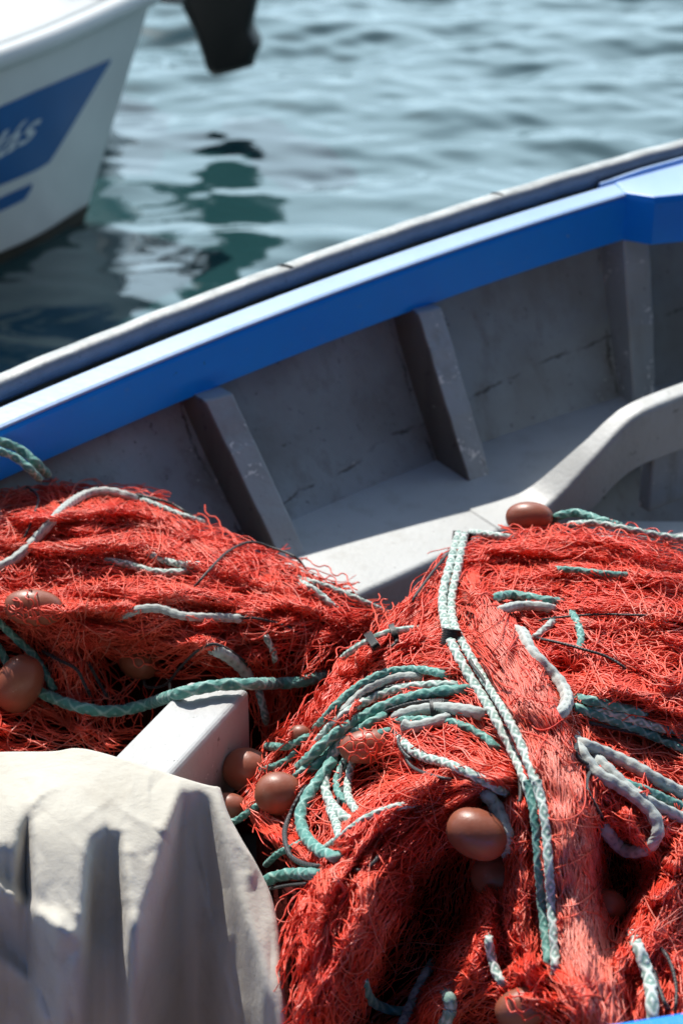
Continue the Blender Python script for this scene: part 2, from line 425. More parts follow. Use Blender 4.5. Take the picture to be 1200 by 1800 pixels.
# blue gunwale: inboard face + paler cap with sun glare painted in
qk = np.linspace(XA, XB, 4000); XK = float(np.interp(1099, project(G(qk))[0], qk))
xg = np.linspace(XA, XB, 140)
rr = .006; nz_ = np.random.default_rng(3)
def gun_sec(x):
    return [G(x, -.074, g_z(x)-.002), G(x, -.074, g_z(x)-.100), G(x, 0, g_z(x)-.103), G(x, .0015, g_z(x)-.012), G(x, -.003, g_z(x)-.004)]
V, Fc = sweep(np.stack(gun_sec(xg), 1)); gw = bpart('gunwale', V, Fc, M['blue']); fix_normals(gw); bevel(gw, .003)
gw['label'] = 'blue painted gunwale board'
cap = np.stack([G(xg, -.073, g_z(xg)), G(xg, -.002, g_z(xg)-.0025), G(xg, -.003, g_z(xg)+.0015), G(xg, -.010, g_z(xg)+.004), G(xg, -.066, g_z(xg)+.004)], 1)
V, Fc = sweep(cap); o = bpart('gunwale_cap', V, Fc, M['cap'], False, None, gw); fix_normals(o); o['label'] = 'pale blue top of the gunwale with sun glare painted in'
# channel and rub rail
ch = np.stack([G(xg, -.0755, g_z(xg)-.016), G(xg, -.0755, g_z(xg)-.10), G(xg, -.155, g_z(xg)-.10), G(xg, -.155, g_z(xg)-.016)], 1)
V, Fc = sweep(ch); o = bpart('seam_strip', V, Fc, M['dark']); fix_normals(o)
ang = np.linspace(0, 2*math.pi, 18, endpoint=False)
xr = np.linspace(XA, XB, 220); rs = []
for a in ang:
    c, s_ = math.cos(a), math.sin(a); e = .62
    rs.append(G(xr, -.124+.0245*np.sign(c)*abs(c)**e, g_z(xr)+.011+.0225*np.sign(s_)*abs(s_)**e + .0006*np.sin(xr*37)+.0006*np.sin(xr*61+1)))
V, Fc = sweep(np.stack(rs, 1)); rail = bpart('rub_rail', V, Fc, M['rail'], True); fix_normals(rail)
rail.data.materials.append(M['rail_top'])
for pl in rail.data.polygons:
    if pl.normal.z > .90: pl.material_index = 1  # upward faces of the rail take the paler tone
for px in (490, 865):                                                 # nicks in the rail
    q = np.linspace(XA, XB, 3000); u, v = project(G(q, -.13, g_z(q)+.04)); x = float(np.interp(px, u, q))
    js = []
    for t in np.linspace(0, 1, 6): js.append([G(x+.004+.012*t+d, -.140+.030*t, g_z(x)+.0330+hh+.0022*math.sin(t*3.14)) for d, hh in ((-.003, 0), (.003, 0), (.003, .0016), (-.003, .0016))])
    V, Fc = sweep(np.array(js)); o = bpart('rail_nick', V, Fc, M['dark'], False, None, rail); fix_normals(o)
xt = np.linspace(solve_x(1010, 0, 0, -.06), XB, 60); kk = np.clip((xt-xt[0])/.1, .15, 1)
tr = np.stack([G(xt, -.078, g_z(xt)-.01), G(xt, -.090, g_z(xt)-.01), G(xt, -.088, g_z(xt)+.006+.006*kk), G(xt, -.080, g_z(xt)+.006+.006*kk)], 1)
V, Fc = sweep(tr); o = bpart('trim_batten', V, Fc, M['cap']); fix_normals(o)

# knee plate at the right-hand end
k0 = G(np.array(XK)); ke = [k0[:2], W(1150, 352, g_z(XK)+.006)[:2], W(1215, 346, g_z(XK)+.014)[:2], W(1420, 335, g_z(XK)+.04)[:2]]
ke = np.concatenate([np.linspace(ke[i], ke[i+1], 8, endpoint=False) for i in range(3)]+[np.array(ke[3:])])
outer = []
for p in ke:
    q = np.linspace(XK, XB, 800); P = G(q, -.03); outer.append(q[np.argmin(np.abs((P[:, 0]-k0[0])-(p[0]-k0[0])*1.0))])
ks = []
for p, x in zip(ke, outer):
    zt_ = g_z(x) + .005; x_ = np.array(max(x, XK)); q = G(x_, -.066)
    zi = g_z(XK) + (p[0]-k0[0])*.11
    ks.append([[p[0], p[1], zi-.103], [p[0], p[1], zi-.008], [p[0]-.002, p[1]+.007, zi+.0055], [q[0], q[1], zt_+.0025], [q[0], q[1], zt_-.10]])
ks = np.array(ks)
V, Fc = sweep(ks); o = bpart('corner_knee', V, Fc, M['blue'], False); fix_normals(o)
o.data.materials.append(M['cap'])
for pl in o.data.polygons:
    if pl.normal.z > .6: pl.material_index = 1  # upward faces share the painted glare tone
bevel(o, .003)
o['label'] = 'blue knee board closing the corner of the gunwale'

# ribs
def rib(xl, wd, dep, faint, ztop, zbot, seed):
    zz = np.linspace(0, 1, 16); s = []; r = np.random.default_rng(seed)
    for t in zz:
        j = r.normal(0, .0012, 4)
        z = (1-t)*(g_z(xl)-ztop)+t*zbot; x0 = np.full((), xl); x1 = np.full((), xl+wd)
        sr = (g_z(xl)-z)/(g_z(xl)-DECK); face = .018*(not faint)+(float(np.clip(.130-.16*xl, .02, .34))+(.055 if faint else .100))*max(0, sr-.22)/.78; dw = face-float(wall_off(x0, z))
        s.append([wall(x0, z, -.02), wall(x0, z, dw+j[0]), wall(x1, z, dw+j[1]), wall(x1, z, -.02)])
    V, Fc = sweep(np.array(s)); o = bpart('rib', V, Fc, M['grey_paint']); fix_normals(o); o.data.materials.append(M['grey_paint' if faint else 'rib_side'])
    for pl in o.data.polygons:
        if pl.normal.x < -.55: pl.material_index = 1  # left faces take the darker brown tone
    return bevel(o, .006, 3)
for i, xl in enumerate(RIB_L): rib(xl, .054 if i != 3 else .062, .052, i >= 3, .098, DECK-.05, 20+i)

# side deck with its ramp up to the higher level
q = np.linspace(XA, XB, 1500); Pq = G(q)
def station(e): return q[np.argmin(np.hypot(Pq[:, 0]-e[0], Pq[:, 1]-e[1]))]
def lip(e, n3, R, th, outs):
    row = list(outs)
    for a in np.linspace(90, -5, 6): row.append(e - n3*R + n3*R*math.cos(math.radians(a)) + np.array([0, 0, -R+R*math.sin(math.radians(a))]))
    row.append(e - n3*.004 + [0, 0, -th]); row.append(outs[0] + [0, 0, -th]); return row
def deck_sweep(name, pts, th, width, label=None):
    ep = resample(catmull(pts, .02), 110); ds = []
    for i, e in enumerate(ep):
        x = station(e); n = g_n(np.array(x)); n3 = np.array([n[0], n[1], 0]); o_ = wall(np.array(x), e[2], -.03)
        if width is not None:
            full = np.linalg.norm((e-o_)[:2]); wd = np.interp(i/109, *width); o_ = e-n3*min(full, wd)
        tk = np.interp(i/109, *th); ds.append(lip(e, n3, .014, tk, [o_, .5*(o_+e)]))
    V, Fc = sweep(np.array(ds)); o = bpart(name, V, Fc, M['white_paint'], False); fix_normals(o); bevel(o, .002, 1, 60)
    o.data.polygons.foreach_set('use_smooth', np.full(len(o.data.polygons), True)); o.data.set_sharp_from_angle(angle=math.radians(50))
    if label: o['label'] = label
    return o
deck_sweep('side_deck', np.array([W(300, 1195, DECK), W(480, 1112, DECK), W(640, 1040, DECK), W(800, 967, DECK), W(935, 907, DECK), W(985, 872, DECK), W(1045, 824, DECK), W(1110, 775, DECK), W(1190, 728, DECK), W(1330, 660, DECK)]), ([0, 1], [.075, .075]), None)
deck_sweep('curved_knee', np.array([W(880, 932, DECK+.003), W(935, 907, DECK+.007), W(975, 880, DECK+.022), W(1045, 805, DECK+.100), W(1095, 751, DECK+.150), W(1130, 724, DECK+.172), W(1200, 695, DECK+.185), W(1330, 650, DECK+.20), W(1500, 590, DECK+.22)]),
           ([0, .1, .25, 1], [.07, .09, .125, .14]), ([0, .12, .30, .42, 1], [.11, .085, .056, .048, .050]), 'white knee sweeping up from the side deck to the raised end')
# panel under the upper level and thwart at the right
def box_between(name, a, b, wv, h, mat, bev=.006, par=None):
    a = np.array(a); b = np.array(b); wv = np.array(wv); up = np.array([0, 0, h])
    V = [a, b, b+wv, a+wv, a-up, b-up, b+wv-up, a+wv-up]
    Fc = [[0, 1, 2, 3], [7, 6, 5, 4], [0, 4, 5, 1], [1, 5, 6, 2], [2, 6, 7, 3], [3, 7, 4, 0]]
    o = bpart(name, V, Fc, mat, False, None, par); fix_normals(o); return bevel(o, bev, 3)
a = W(1148, 716, DECK+.178)+np.array([.012, .03, -.10]); b = W(1400, 625, DECK+.205)+np.array([.0, .03, -.10])
box_between('bulkhead_panel', a, b, [-.02, .03, 0], .16, M['grey_paint'])
a = W(1040, 945, .47); b = W(1420, 948, .47)
box_between('thwart', a, b, [0, .075, 0], .05, M['white_paint'])
# beam by the canvas
a = W(205, 1322, .62); b = W(322, 1340, .62); c = W(440, 1210, .62); d = W(332, 1194, .62)
dirn = (c-b); dirn /= np.linalg.norm(dirn)
b2 = b - dirn*.10; a2 = a - dirn*.10
V = [a2, b2, c, d] ; V = V + [v-np.array([0, 0, .17]) for v in V]
o = bpart('cross_beam', V, [[0, 1, 2, 3], [7, 6, 5, 4], [0, 4, 5, 1], [1, 5, 6, 2], [2, 6, 7, 3], [3, 7, 4, 0]], M['beam_paint']); fix_normals(o); bevel(o, .011, 4)
o['label'] = 'pale grey cross beam between the nets and the canvas'
# near gunwale
xn = np.linspace(XA, XB, 90); ny, nz = near_y(xn), near_z(xn)
V, Fc = sweep(np.stack([np.stack([xn, ny, nz], -1), np.stack([xn, ny, nz-.1], -1), np.stack([xn, ny-.09, nz-.1], -1), np.stack([xn, ny-.09, nz], -1)], 1))
o = bpart('gunwale', V, Fc, M['blue']); fix_normals(o); bevel(o, .005); o['label'] = 'blue gunwale on the near side of the boat'

# ------------------------------------------------------------------ surfaces of the nets and the canvas
GX = np.arange(-440, 1460, 5.0); GY = np.arange(700, 1960, 5.0)
GXX, GYY = np.meshgrid(GX, GY)
def rbf(ctrl):
    c = np.array(ctrl, float); p = c[:, :2]/400; n = len(p)
    def U(r2): return np.where(r2 > 1e-12, r2*np.log(np.maximum(r2, 1e-12)), 0)
    A = U(((p[:, None]-p[None])**2).sum(-1)) + np.eye(n)*.02; Pm = np.c_[np.ones(n), p]
    Mx = np.block([[A, Pm], [Pm.T, np.zeros((3, 3))]]); s = np.linalg.solve(Mx, np.r_[c[:, 2], 0, 0, 0])
    X = np.stack([GXX, GYY], -1)/400; Z = s[n]+s[n+1]*X[..., 0]+s[n+2]*X[..., 1]
    for k in range(n): Z += s[k]*U(((X-p[k])**2).sum(-1))
    return Z
class Surf:
    def __init__(s, ctrl, lumps=.008, seed=1, scale=60):
        Z = rbf(ctrl); s.t = (Z-CAM_H)/rays(GXX, GYY)[..., 2]
        r = np.random.default_rng(seed); N = np.zeros_like(Z)
        for _ in range(26):
            th = r.uniform(0, 6.28); k = 2*math.pi/(scale*r.uniform(.7, 2.6)); N += np.sin(k*(GXX*math.cos(th)+GYY*math.sin(th))+r.uniform(0, 6.28))
        s.t -= N/math.sqrt(13)*lumps
    def relief(s, line, wid, lift):
        d, pos = poly_dist(GXX, GYY, line, wid); s.t -= lift*np.sqrt(np.clip(1-d*d, 0, 1))
    def hollow(s, poly, depth, soft=25):
        m = in_poly(GXX, GYY, poly).astype(float); k = int(soft/5)
        for _ in range(2):
            m = np.apply_along_axis(lambda a: smooth1(a, k), 0, m); m = np.apply_along_axis(lambda a: smooth1(a, k), 1, m)
        s.t += depth*m
    def depth(s, px, py):
        fx = np.clip((np.asarray(px)-GX[0])/5, 0, len(GX)-1.001); fy = np.clip((np.asarray(py)-GY[0])/5, 0, len(GY)-1.001)
        i = fx.astype(int); j = fy.astype(int); u = fx-i; v = fy-j; t = s.t
        return t[j, i]*(1-u)*(1-v)+t[j, i+1]*u*(1-v)+t[j+1, i]*(1-u)*v+t[j+1, i+1]*u*v
    def at(s, px, py, h=0.0):
        return CAM + rays(px, py)*(s.depth(px, py)-h)[..., None]

RIGHT = Surf([(830, 950, .69), (1000, 925, .70), (1200, 955, .70), (1250, 985, .685), (1420, 1010, .56), (740, 1010, .68), (680, 1075, .65), (810, 1100, .735), (950, 1100, .74), (1150, 1120, .72),
              (600, 1180, .63), (700, 1230, .69), (900, 1250, .745), (1150, 1280, .70), (520, 1330, .575), (440, 1400, .525), (450, 1520, .525), (600, 1440, .625), (720, 1400, .665), (660, 1520, .64),
              (980, 1500, .68), (1030, 1700, .605), (1050, 1800, .57), (600, 1650, .605), (530, 1760, .56), (780, 1560, .55), (760, 1700, .47), (850, 1700, .52), (1100, 1540, .58),
              (1200, 1500, .62), (1170, 1700, .57), (1180, 1800, .54), (700, 1800, .42), (880, 1790, .48), (1250, 1500, .60), (1250, 1250, .695), (1240, 1800, .53), (1420, 1500, .46), (1420, 1250, .52), (1420, 1800, .40), (900, 1950, .40)], .008, 3, 75)
LEFT = Surf([(-200, 870, .67), (0, 840, .665), (150, 845, .665), (300, 890, .66), (450, 955, .645), (600, 1020, .61), (690, 1080, .58), (100, 950, .68), (300, 1000, .68), (480, 1060, .64), (50, 1080, .625), (250, 1110, .625),
             (100, 1180, .53), (230, 1180, .52), (420, 1150, .60), (560, 1150, .60), (500, 1230, .52), (470, 1310, .46), (100, 1300, .48), (220, 1320, .47), (-200, 1100, .6), (-200, 1320, .5), (640, 1230, .5)], .008, 7, 75)

R_POLY = [(430, 1440), (415, 1330), (470, 1290), (540, 1235), (590, 1170), (640, 1110), (690, 1065), (740, 1005), (800, 948), (880, 928), (1000, 920), (1130, 928), (1200, 962), (1330, 985), (1330, 1900), (505, 1900), (500, 1760), (480, 1600)]
L_POLY = [(-180, 870), (0, 848), (80, 832), (170, 845), (245, 846), (280, 872), (350, 915), (450, 952), (560, 985), (620, 1012), (690, 1075), (700, 1140), (640, 1230), (560, 1300), (500, 1390), (440, 1380), (435, 1215), (330, 1195), (215, 1330), (150, 1345), (-180, 1345)]
HOLLOWS_R = [([(725, 1600), (765, 1500), (795, 1515), (830, 1560), (835, 1610), (780, 1670), (730, 1770), (650, 1840), (630, 1800), (670, 1710)], .15),
             ([(1050, 1450), (1100, 1500), (1130, 1560), (1090, 1640), (1060, 1720), (1040, 1560)], .15), ([(560, 1420), (600, 1340), (690, 1320), (700, 1350), (620, 1420)], .055),
             ([(800, 1275), (880, 1290), (860, 1320), (760, 1300)], .035), ([(1010, 1255), (1200, 1290), (1200, 1330), (1040, 1300)], .06), ([(780, 1490), (900, 1500), (890, 1560), (800, 1560)], .08)]
HOLLOWS_L = [([(-40, 1075), (60, 1110), (90, 1150), (60, 1230), (-40, 1200)], .05), ([(200, 1125), (280, 1130), (300, 1190), (200, 1210), (150, 1180)], .05), ([(450, 1180), (540, 1200), (520, 1320), (450, 1330)], .05),
             ([(150, 975), (330, 985), (330, 1015), (180, 1010)], .02), ([(0, 1240), (140, 1250), (120, 1310), (0, 1320)], .03)]
for p, d in HOLLOWS_R: RIGHT.hollow(p, d)
for p, d in HOLLOWS_L: LEFT.hollow(p, d)

# bundles: spine, half width, lift (m), strands, segment share, zigzag px, material key
B_RIGHT = [
    ([(835, 1035), (870, 1110), (915, 1200), (955, 1300), (985, 1400), (1010, 1520), (1030, 1650), (1045, 1830)], [26, 42, 50, 54, 58, 62, 64, 64], .080, 300, (.35, 1.0), 3.2, 'net_faded'),
    ([(815, 968), (900, 955), (1000, 950), (1100, 958), (1210, 995), (1300, 1010)], [22, 34, 36, 36, 34, 30], .030, 330, (.15, .5), 6, 'net'),
    ([(830, 1045), (900, 1015), (1000, 1012), (1100, 1030), (1290, 1040)], [20, 26, 22, 24, 26], .018, 170, (.2, .6), 5, 'net'),
    ([(960, 1055), (1060, 1052), (1200, 1062), (1300, 1070)], [26, 34, 34, 34], .024, 200, (.3, .9), 4, 'net_deep'),
    ([(800, 975), (730, 1050), (660, 1130), (590, 1210), (530, 1290), (460, 1400)], [30, 50, 60, 56, 45, 36], .024, 330, (.2, .6), 5, 'net'),
    ([(790, 1150), (700, 1150), (620, 1190), (560, 1260)], [40, 40, 34, 26], .018, 170, (.25, .7), 5, 'net'),
    ([(885, 1370), (800, 1385), (720, 1425), (650, 1500), (595, 1600), (555, 1700), (525, 1790)], [24, 46, 62, 70, 72, 62, 46], .042, 620, (.2, .7), 4.5, 'net_deep'),
    ([(870, 1375), (780, 1370), (700, 1400), (620, 1470), (560, 1560)], [16, 26, 30, 30, 26], .020, 190, (.3, .9), 4, 'net'),
    ([(850, 1550), (845, 1610), (830, 1680), (800, 1730), (770, 1780)], [18, 34, 44, 44, 40], .045, 260, (.2, .6), 7, 'net'),
    ([(770, 1760), (850, 1740), (940, 1730), (1010, 1770)], [40, 44, 44, 40], .045, 300, (.15, .45), 8, 'net'),
    ([(905, 1420), (905, 1520), (910, 1620), (930, 1720), (950, 1800)], [22, 24, 26, 28, 28], .030, 170, (.2, .7), 5, 'net'),
    ([(1210, 1500), (1160, 1590), (1110, 1680)], [36, 44, 34], .040, 210, (.2, .6), 6, 'net'),
    ([(1210, 1580), (1180, 1680), (1165, 1830)], [40, 56, 60], .035, 320, (.15, .5), 7, 'net'),
    ([(1000, 1130), (1100, 1150), (1210, 1180), (1300, 1200)], [40, 70, 80, 80], .026, 460, (.1, .35), 7, 'net'),
    ([(1030, 1210), (1120, 1215), (1290, 1235)], [30, 36, 36], .014, 160, (.2, .6), 6, 'net_deep'),
    ([(1060, 1360), (1110, 1410), (1150, 1460), (1210, 1490)], [26, 40, 40, 40], .022, 190, (.2, .6), 6, 'net_deep'),
    ([(700, 1290), (780, 1310), (880, 1350)], [36, 40, 28], .022, 210, (.2, .6), 6, 'net'),
    ([(430, 1440), (480, 1480), (540, 1520), (580, 1560)], [36, 40, 36, 28], .020, 200, (.2, .6), 7, 'net'),
    ([(880, 1130), (930, 1180), (960, 1260)], [30, 30, 26], .02, 130, (.3, .9), 4, 'net_faded'),
]
B_LEFT = [
    ([(-150, 900), (0, 890), (120, 880), (240, 880), (330, 925)], [34, 40, 44, 36, 26], .022, 300, (.12, .4), 6, 'net'),
    ([(-120, 960), (60, 950), (220, 940), (400, 980), (560, 1030), (680, 1080)], [50, 60, 62, 56, 46, 32], .026, 560, (.12, .4), 6, 'net'),
    ([(-120, 1030), (60, 1040), (220, 1040), (380, 1050), (520, 1075), (660, 1120)], [40, 40, 42, 42, 42, 32], .016, 380, (.15, .5), 6, 'net'),
    ([(0, 1060), (80, 1100), (180, 1125), (300, 1120), (430, 1095), (560, 1080)], [22, 22, 24, 26, 26, 22], .014, 190, (.3, .9), 5, 'net'),
    ([(120, 1110), (140, 1180), (160, 1250), (170, 1330)], [44, 50, 48, 44], .018, 260, (.2, .6), 7, 'net'),
    ([(-60, 1280), (40, 1290), (120, 1300), (220, 1300)], [40, 36, 34, 24], .012, 170, (.15, .5), 8, 'net_deep'),
    ([(450, 1110), (470, 1180), (480, 1270), (480, 1360)], [34, 36, 34, 28], .014, 200, (.2, .7), 7, 'net_deep'),
    ([(640, 1060), (590, 1130), (540, 1190), (500, 1260)], [40, 46, 42, 30], .018, 230, (.2, .7), 6, 'net'),
    ([(290, 1140), (400, 1150), (500, 1120)], [26, 34, 30], .012, 160, (.2, .6), 7, 'net_deep'),
    ([(350, 1130), (390, 1160), (420, 1200)], [20, 24, 20], .01, 90, (.2, .7), 6, 'net'),
]
def folds(bundles, seed):
    """narrow folds of gathered netting lying along each bundle"""
    r = np.random.default_rng(seed); out = []
    for sp, hw, lift, n, share, zig, mk in bundles:
        c = catmull(np.array(sp, float), 10); L = len(c); h = np.interp(np.linspace(0, len(hw)-1, L), np.arange(len(hw)), hw)
        tg = np.gradient(c, axis=0); tg /= np.linalg.norm(tg, axis=1, keepdims=True); nm = np.stack([-tg[:, 1], tg[:, 0]], 1)
        area = h.sum()*20; k = int(np.clip(area/6500, 2, 9)) if mk != 'net_faded' else 0
        for _ in range(k):
            a = r.uniform(0, .6); b = min(1, a+r.uniform(.3, .7)); i0, i1 = int(a*(L-1)), max(int(b*(L-1)), int(a*(L-1))+4)
            o0 = r.uniform(-.9, .9); o1 = np.clip(o0+r.normal(0, .45), -1, 1); seg = np.arange(i0, min(i1+1, L))
            if len(seg) < 4: continue
            o = np.linspace(o0, o1, len(seg))*h[seg] + 5*np.sin(np.arange(len(seg))*r.uniform(.2, .5)+r.uniform(0, 6))
            ln = (c[seg]+nm[seg]*o[:, None])[::max(1, len(seg)//7)]
            wd = r.uniform(9, 19); out.append((ln.tolist(), [wd*.5]+[wd]*(len(ln)-2)+[wd*.5], r.uniform(.012, .028), 30, (.35, 1.0), zig*.7, mk, 'fold'))
    return out
FOLD_R, FOLD_L = folds(B_RIGHT, 61), folds(B_LEFT, 62)
for b in B_RIGHT+FOLD_R: RIGHT.relief(b[0], b[1], b[2])
for b in B_LEFT+FOLD_L: LEFT.relief(b[0], b[1], b[2])

# ------------------------------------------------------------------ strands
def tubes(P, R, sides=4):
    """P (N,K,3), R (N,) -> verts, faces of N thin tubes"""
    N, K, _ = P.shape
    T = np.gradient(P, axis=1); T /= np.linalg.norm(T, axis=-1, keepdims=True)+1e-12
    ref = np.array([.31, .52, .79]); A = np.cross(T, ref); A /= np.linalg.norm(A, axis=-1, keepdims=True)+1e-9; B = np.cross(T, A)
    th = np.linspace(0, 2*math.pi, sides, endpoint=False)
    ring = P[:, :, None] + R[:, None, None, None]*(A[:, :, None]*np.cos(th)[:, None] + B[:, :, None]*np.sin(th)[:, None])
    base = (np.arange(N)*K*sides)[:, None, None]; k = (np.arange(K-1)*sides)[None, :, None]; j = np.arange(sides)[None, None]
    j2 = (j+1) % sides
    F = np.stack([base+k+j, base+k+j2, base+k+sides+j2, base+k+sides+j], -1).reshape(-1, 4)
    return ring.reshape(-1, 3), F
def tri(x): return 2*np.abs(2*(x-np.floor(x+.5)))-1
KS = 30
def noise_px(r, scale, n=14):
    """smooth random field over the picture grid, about -1..1"""
    N = np.zeros(GXX.shape)
    for _ in range(n):
        th = r.uniform(0, 6.28); k = 2*math.pi/(scale*r.uniform(.7, 2.2)); N += np.sin(k*(GXX*math.cos(th)+GYY*math.sin(th))+r.uniform(0, 6.28))
    return N/math.sqrt(n)
def sample(F, x, y):
    fx = np.clip((x-GX[0])/5, 0, len(GX)-1.001); fy = np.clip((y-GY[0])/5, 0, len(GY)-1.001); i = fx.astype(int); j = fy.astype(int); u = fx-i; v = fy-j
    return F[j, i]*(1-u)*(1-v)+F[j, i+1]*u*(1-v)+F[j+1, i]*(1-u)*v+F[j+1, i+1]*u*v
def lie_field(bundles, fallback):
    """how the twine lies at every point (doubled angle), taken from the bundles"""
    a0 = fallback(GXX, GYY); c = .03*np.cos(2*a0); q = .03*np.sin(2*a0)
    for b in bundles:
        ln = np.array(b[0], float); d, pos = poly_dist(GXX, GYY, ln, np.array(b[1])*1.15); i = np.minimum(pos.astype(int), len(ln)-2)
        th = np.arctan2(ln[1:, 1]-ln[:-1, 1], ln[1:, 0]-ln[:-1, 0]); mid = np.clip(pos-.5, 0, len(ln)-2.001); k = mid.astype(int); f = mid-k
        k1 = np.minimum(k+1, len(th)-1); cc = np.cos(2*th[k])*(1-f)+np.cos(2*th[k1])*f; ss = np.sin(2*th[k])*(1-f)+np.sin(2*th[k1])*f
        w_ = np.exp(-1.2*d*d); c = c+w_*cc; q = q+w_*ss
    return c, q
def streams(c, q, r, poly, n, length, wander, wscale, h0, hvar, avoid=(), strip=None, gap=.0, zig=1.6):
    """n twines that run with the lie of the net; one call is one layer, whose twines hardly cross each other"""
    A = wander*noise_px(r, wscale); Hn = hvar*noise_px(r, 70); D = noise_px(r, 55)
    p = np.array(poly, float); lo, hi = p.min(0), p.max(0); pts = np.zeros((0, 2))
    while len(pts) < n:
        k = r.uniform(lo, hi, (n*3, 2)); ok = in_poly(k[:, 0], k[:, 1], poly)
        for a in avoid: ok &= ~(in_poly(k[:, 0], k[:, 1], a) & (r.uniform(0, 1, len(k)) < .93))
        if strip is not None: ok &= ~(in_poly(k[:, 0], k[:, 1], strip) & (r.uniform(0, 1, len(k)) < .9))
        if gap: ok &= sample(D, k[:, 0], k[:, 1]) > r.normal(-gap, .3, len(k))
        pts = np.concatenate([pts, k[ok]])
    x0 = pts[:n]; K = int(length/6); ln = r.uniform(.55, 1.15, n)*length; st = ln/K
    halves = []
    for sgn in (1, -1):
        x = x0.copy(); hd = None; path = [x.copy()]
        for _ in range(K//2):
            th = .5*np.arctan2(sample(q, x[:, 0], x[:, 1]), sample(c, x[:, 0], x[:, 1])) + sample(A, x[:, 0], x[:, 1])
            v = np.stack([np.cos(th), np.sin(th)], 1)
            if hd is None: v *= sgn
            else: v *= np.where((v*hd).sum(1) < 0, -1, 1)[:, None]
            hd = v; x = x+v*st[:, None]; path.append(x.copy())
        halves.append(np.stack(path, 1))
    Q = np.concatenate([halves[1][:, :0:-1], halves[0]], 1); K = Q.shape[1]
    T = np.gradient(Q, axis=1); T /= np.linalg.norm(T, axis=-1, keepdims=True)+1e-9; N = np.stack([-T[..., 1], T[..., 0]], -1)
    s_ = np.linspace(0, 1, K)[None]*ln[:, None]
    wv = zig*r.uniform(.3, 1.2, (n, 1))*tri(s_/r.uniform(26, 46, (n, 1))+r.uniform(0, 1, (n, 1))) + r.normal(0, .8, (n, 1))*np.sin(s_/r.uniform(5, 12, (n, 1))+r.uniform(0, 6, (n, 1))) + r.normal(0, 2.6, (n, 1))*np.sin(s_/r.uniform(10, 26, (n, 1))+r.uniform(0, 6, (n, 1)))
    Q = Q+N*wv[..., None]
    e = np.minimum(s_, ln[:, None]-s_)
    h = h0 + sample(Hn, Q[..., 0], Q[..., 1]) + r.normal(0, .0016, (n, 1)) + .0016*np.sin(s_/r.uniform(12, 30, (n, 1))+r.uniform(0, 6, (n, 1))) - .014*np.clip(1-e/30, 0, 1)**1.5
    return Q, h
def tangle_paths(poly, n, length, r, base_ang=None, spread=1.6, curl=.35, h_lo=-.012, h_hi=.008, avoid=(), strip=None):
    p = np.array(poly); lo, hi = p.min(0), p.max(0); pts = []
    while len(pts) < n:
        c = r.uniform(lo, hi, (n*3, 2)); ok = in_poly(c[:, 0], c[:, 1], poly)
        for a in avoid: ok &= ~(in_poly(c[:, 0], c[:, 1], a) & (r.uniform(0, 1, len(c)) < .75))
        if strip is not None: ok &= ~(in_poly(c[:, 0], c[:, 1], strip) & (r.uniform(0, 1, len(c)) < .93))
        pts += c[ok].tolist()
    c = np.array(pts[:n]); th = (r.uniform(0, 6.28, n) if base_ang is None else base_ang(c[:, 0], c[:, 1]) + r.normal(0, spread, n))
    st = length*r.uniform(.5, 1.3, n)/KS; kap = r.normal(0, curl, n)
    q = np.zeros((n, KS, 2)); q[:, 0] = c
    for k in range(1, KS):
        kap = kap*.86 + r.normal(0, curl*.5, n); th = th+kap*st/10
        q[:, k] = q[:, k-1]+np.stack([np.cos(th), np.sin(th)], 1)*st[:, None]
    q -= (q.mean(1)-c)[:, None]
    h = r.uniform(h_lo, h_hi, n)[:, None] + (h_hi-h_lo)*.25*np.sin(np.linspace(0, 1, KS)[None]*r.uniform(3, 9, n)[:, None]+r.uniform(0, 6, n)[:, None])
    return q, h

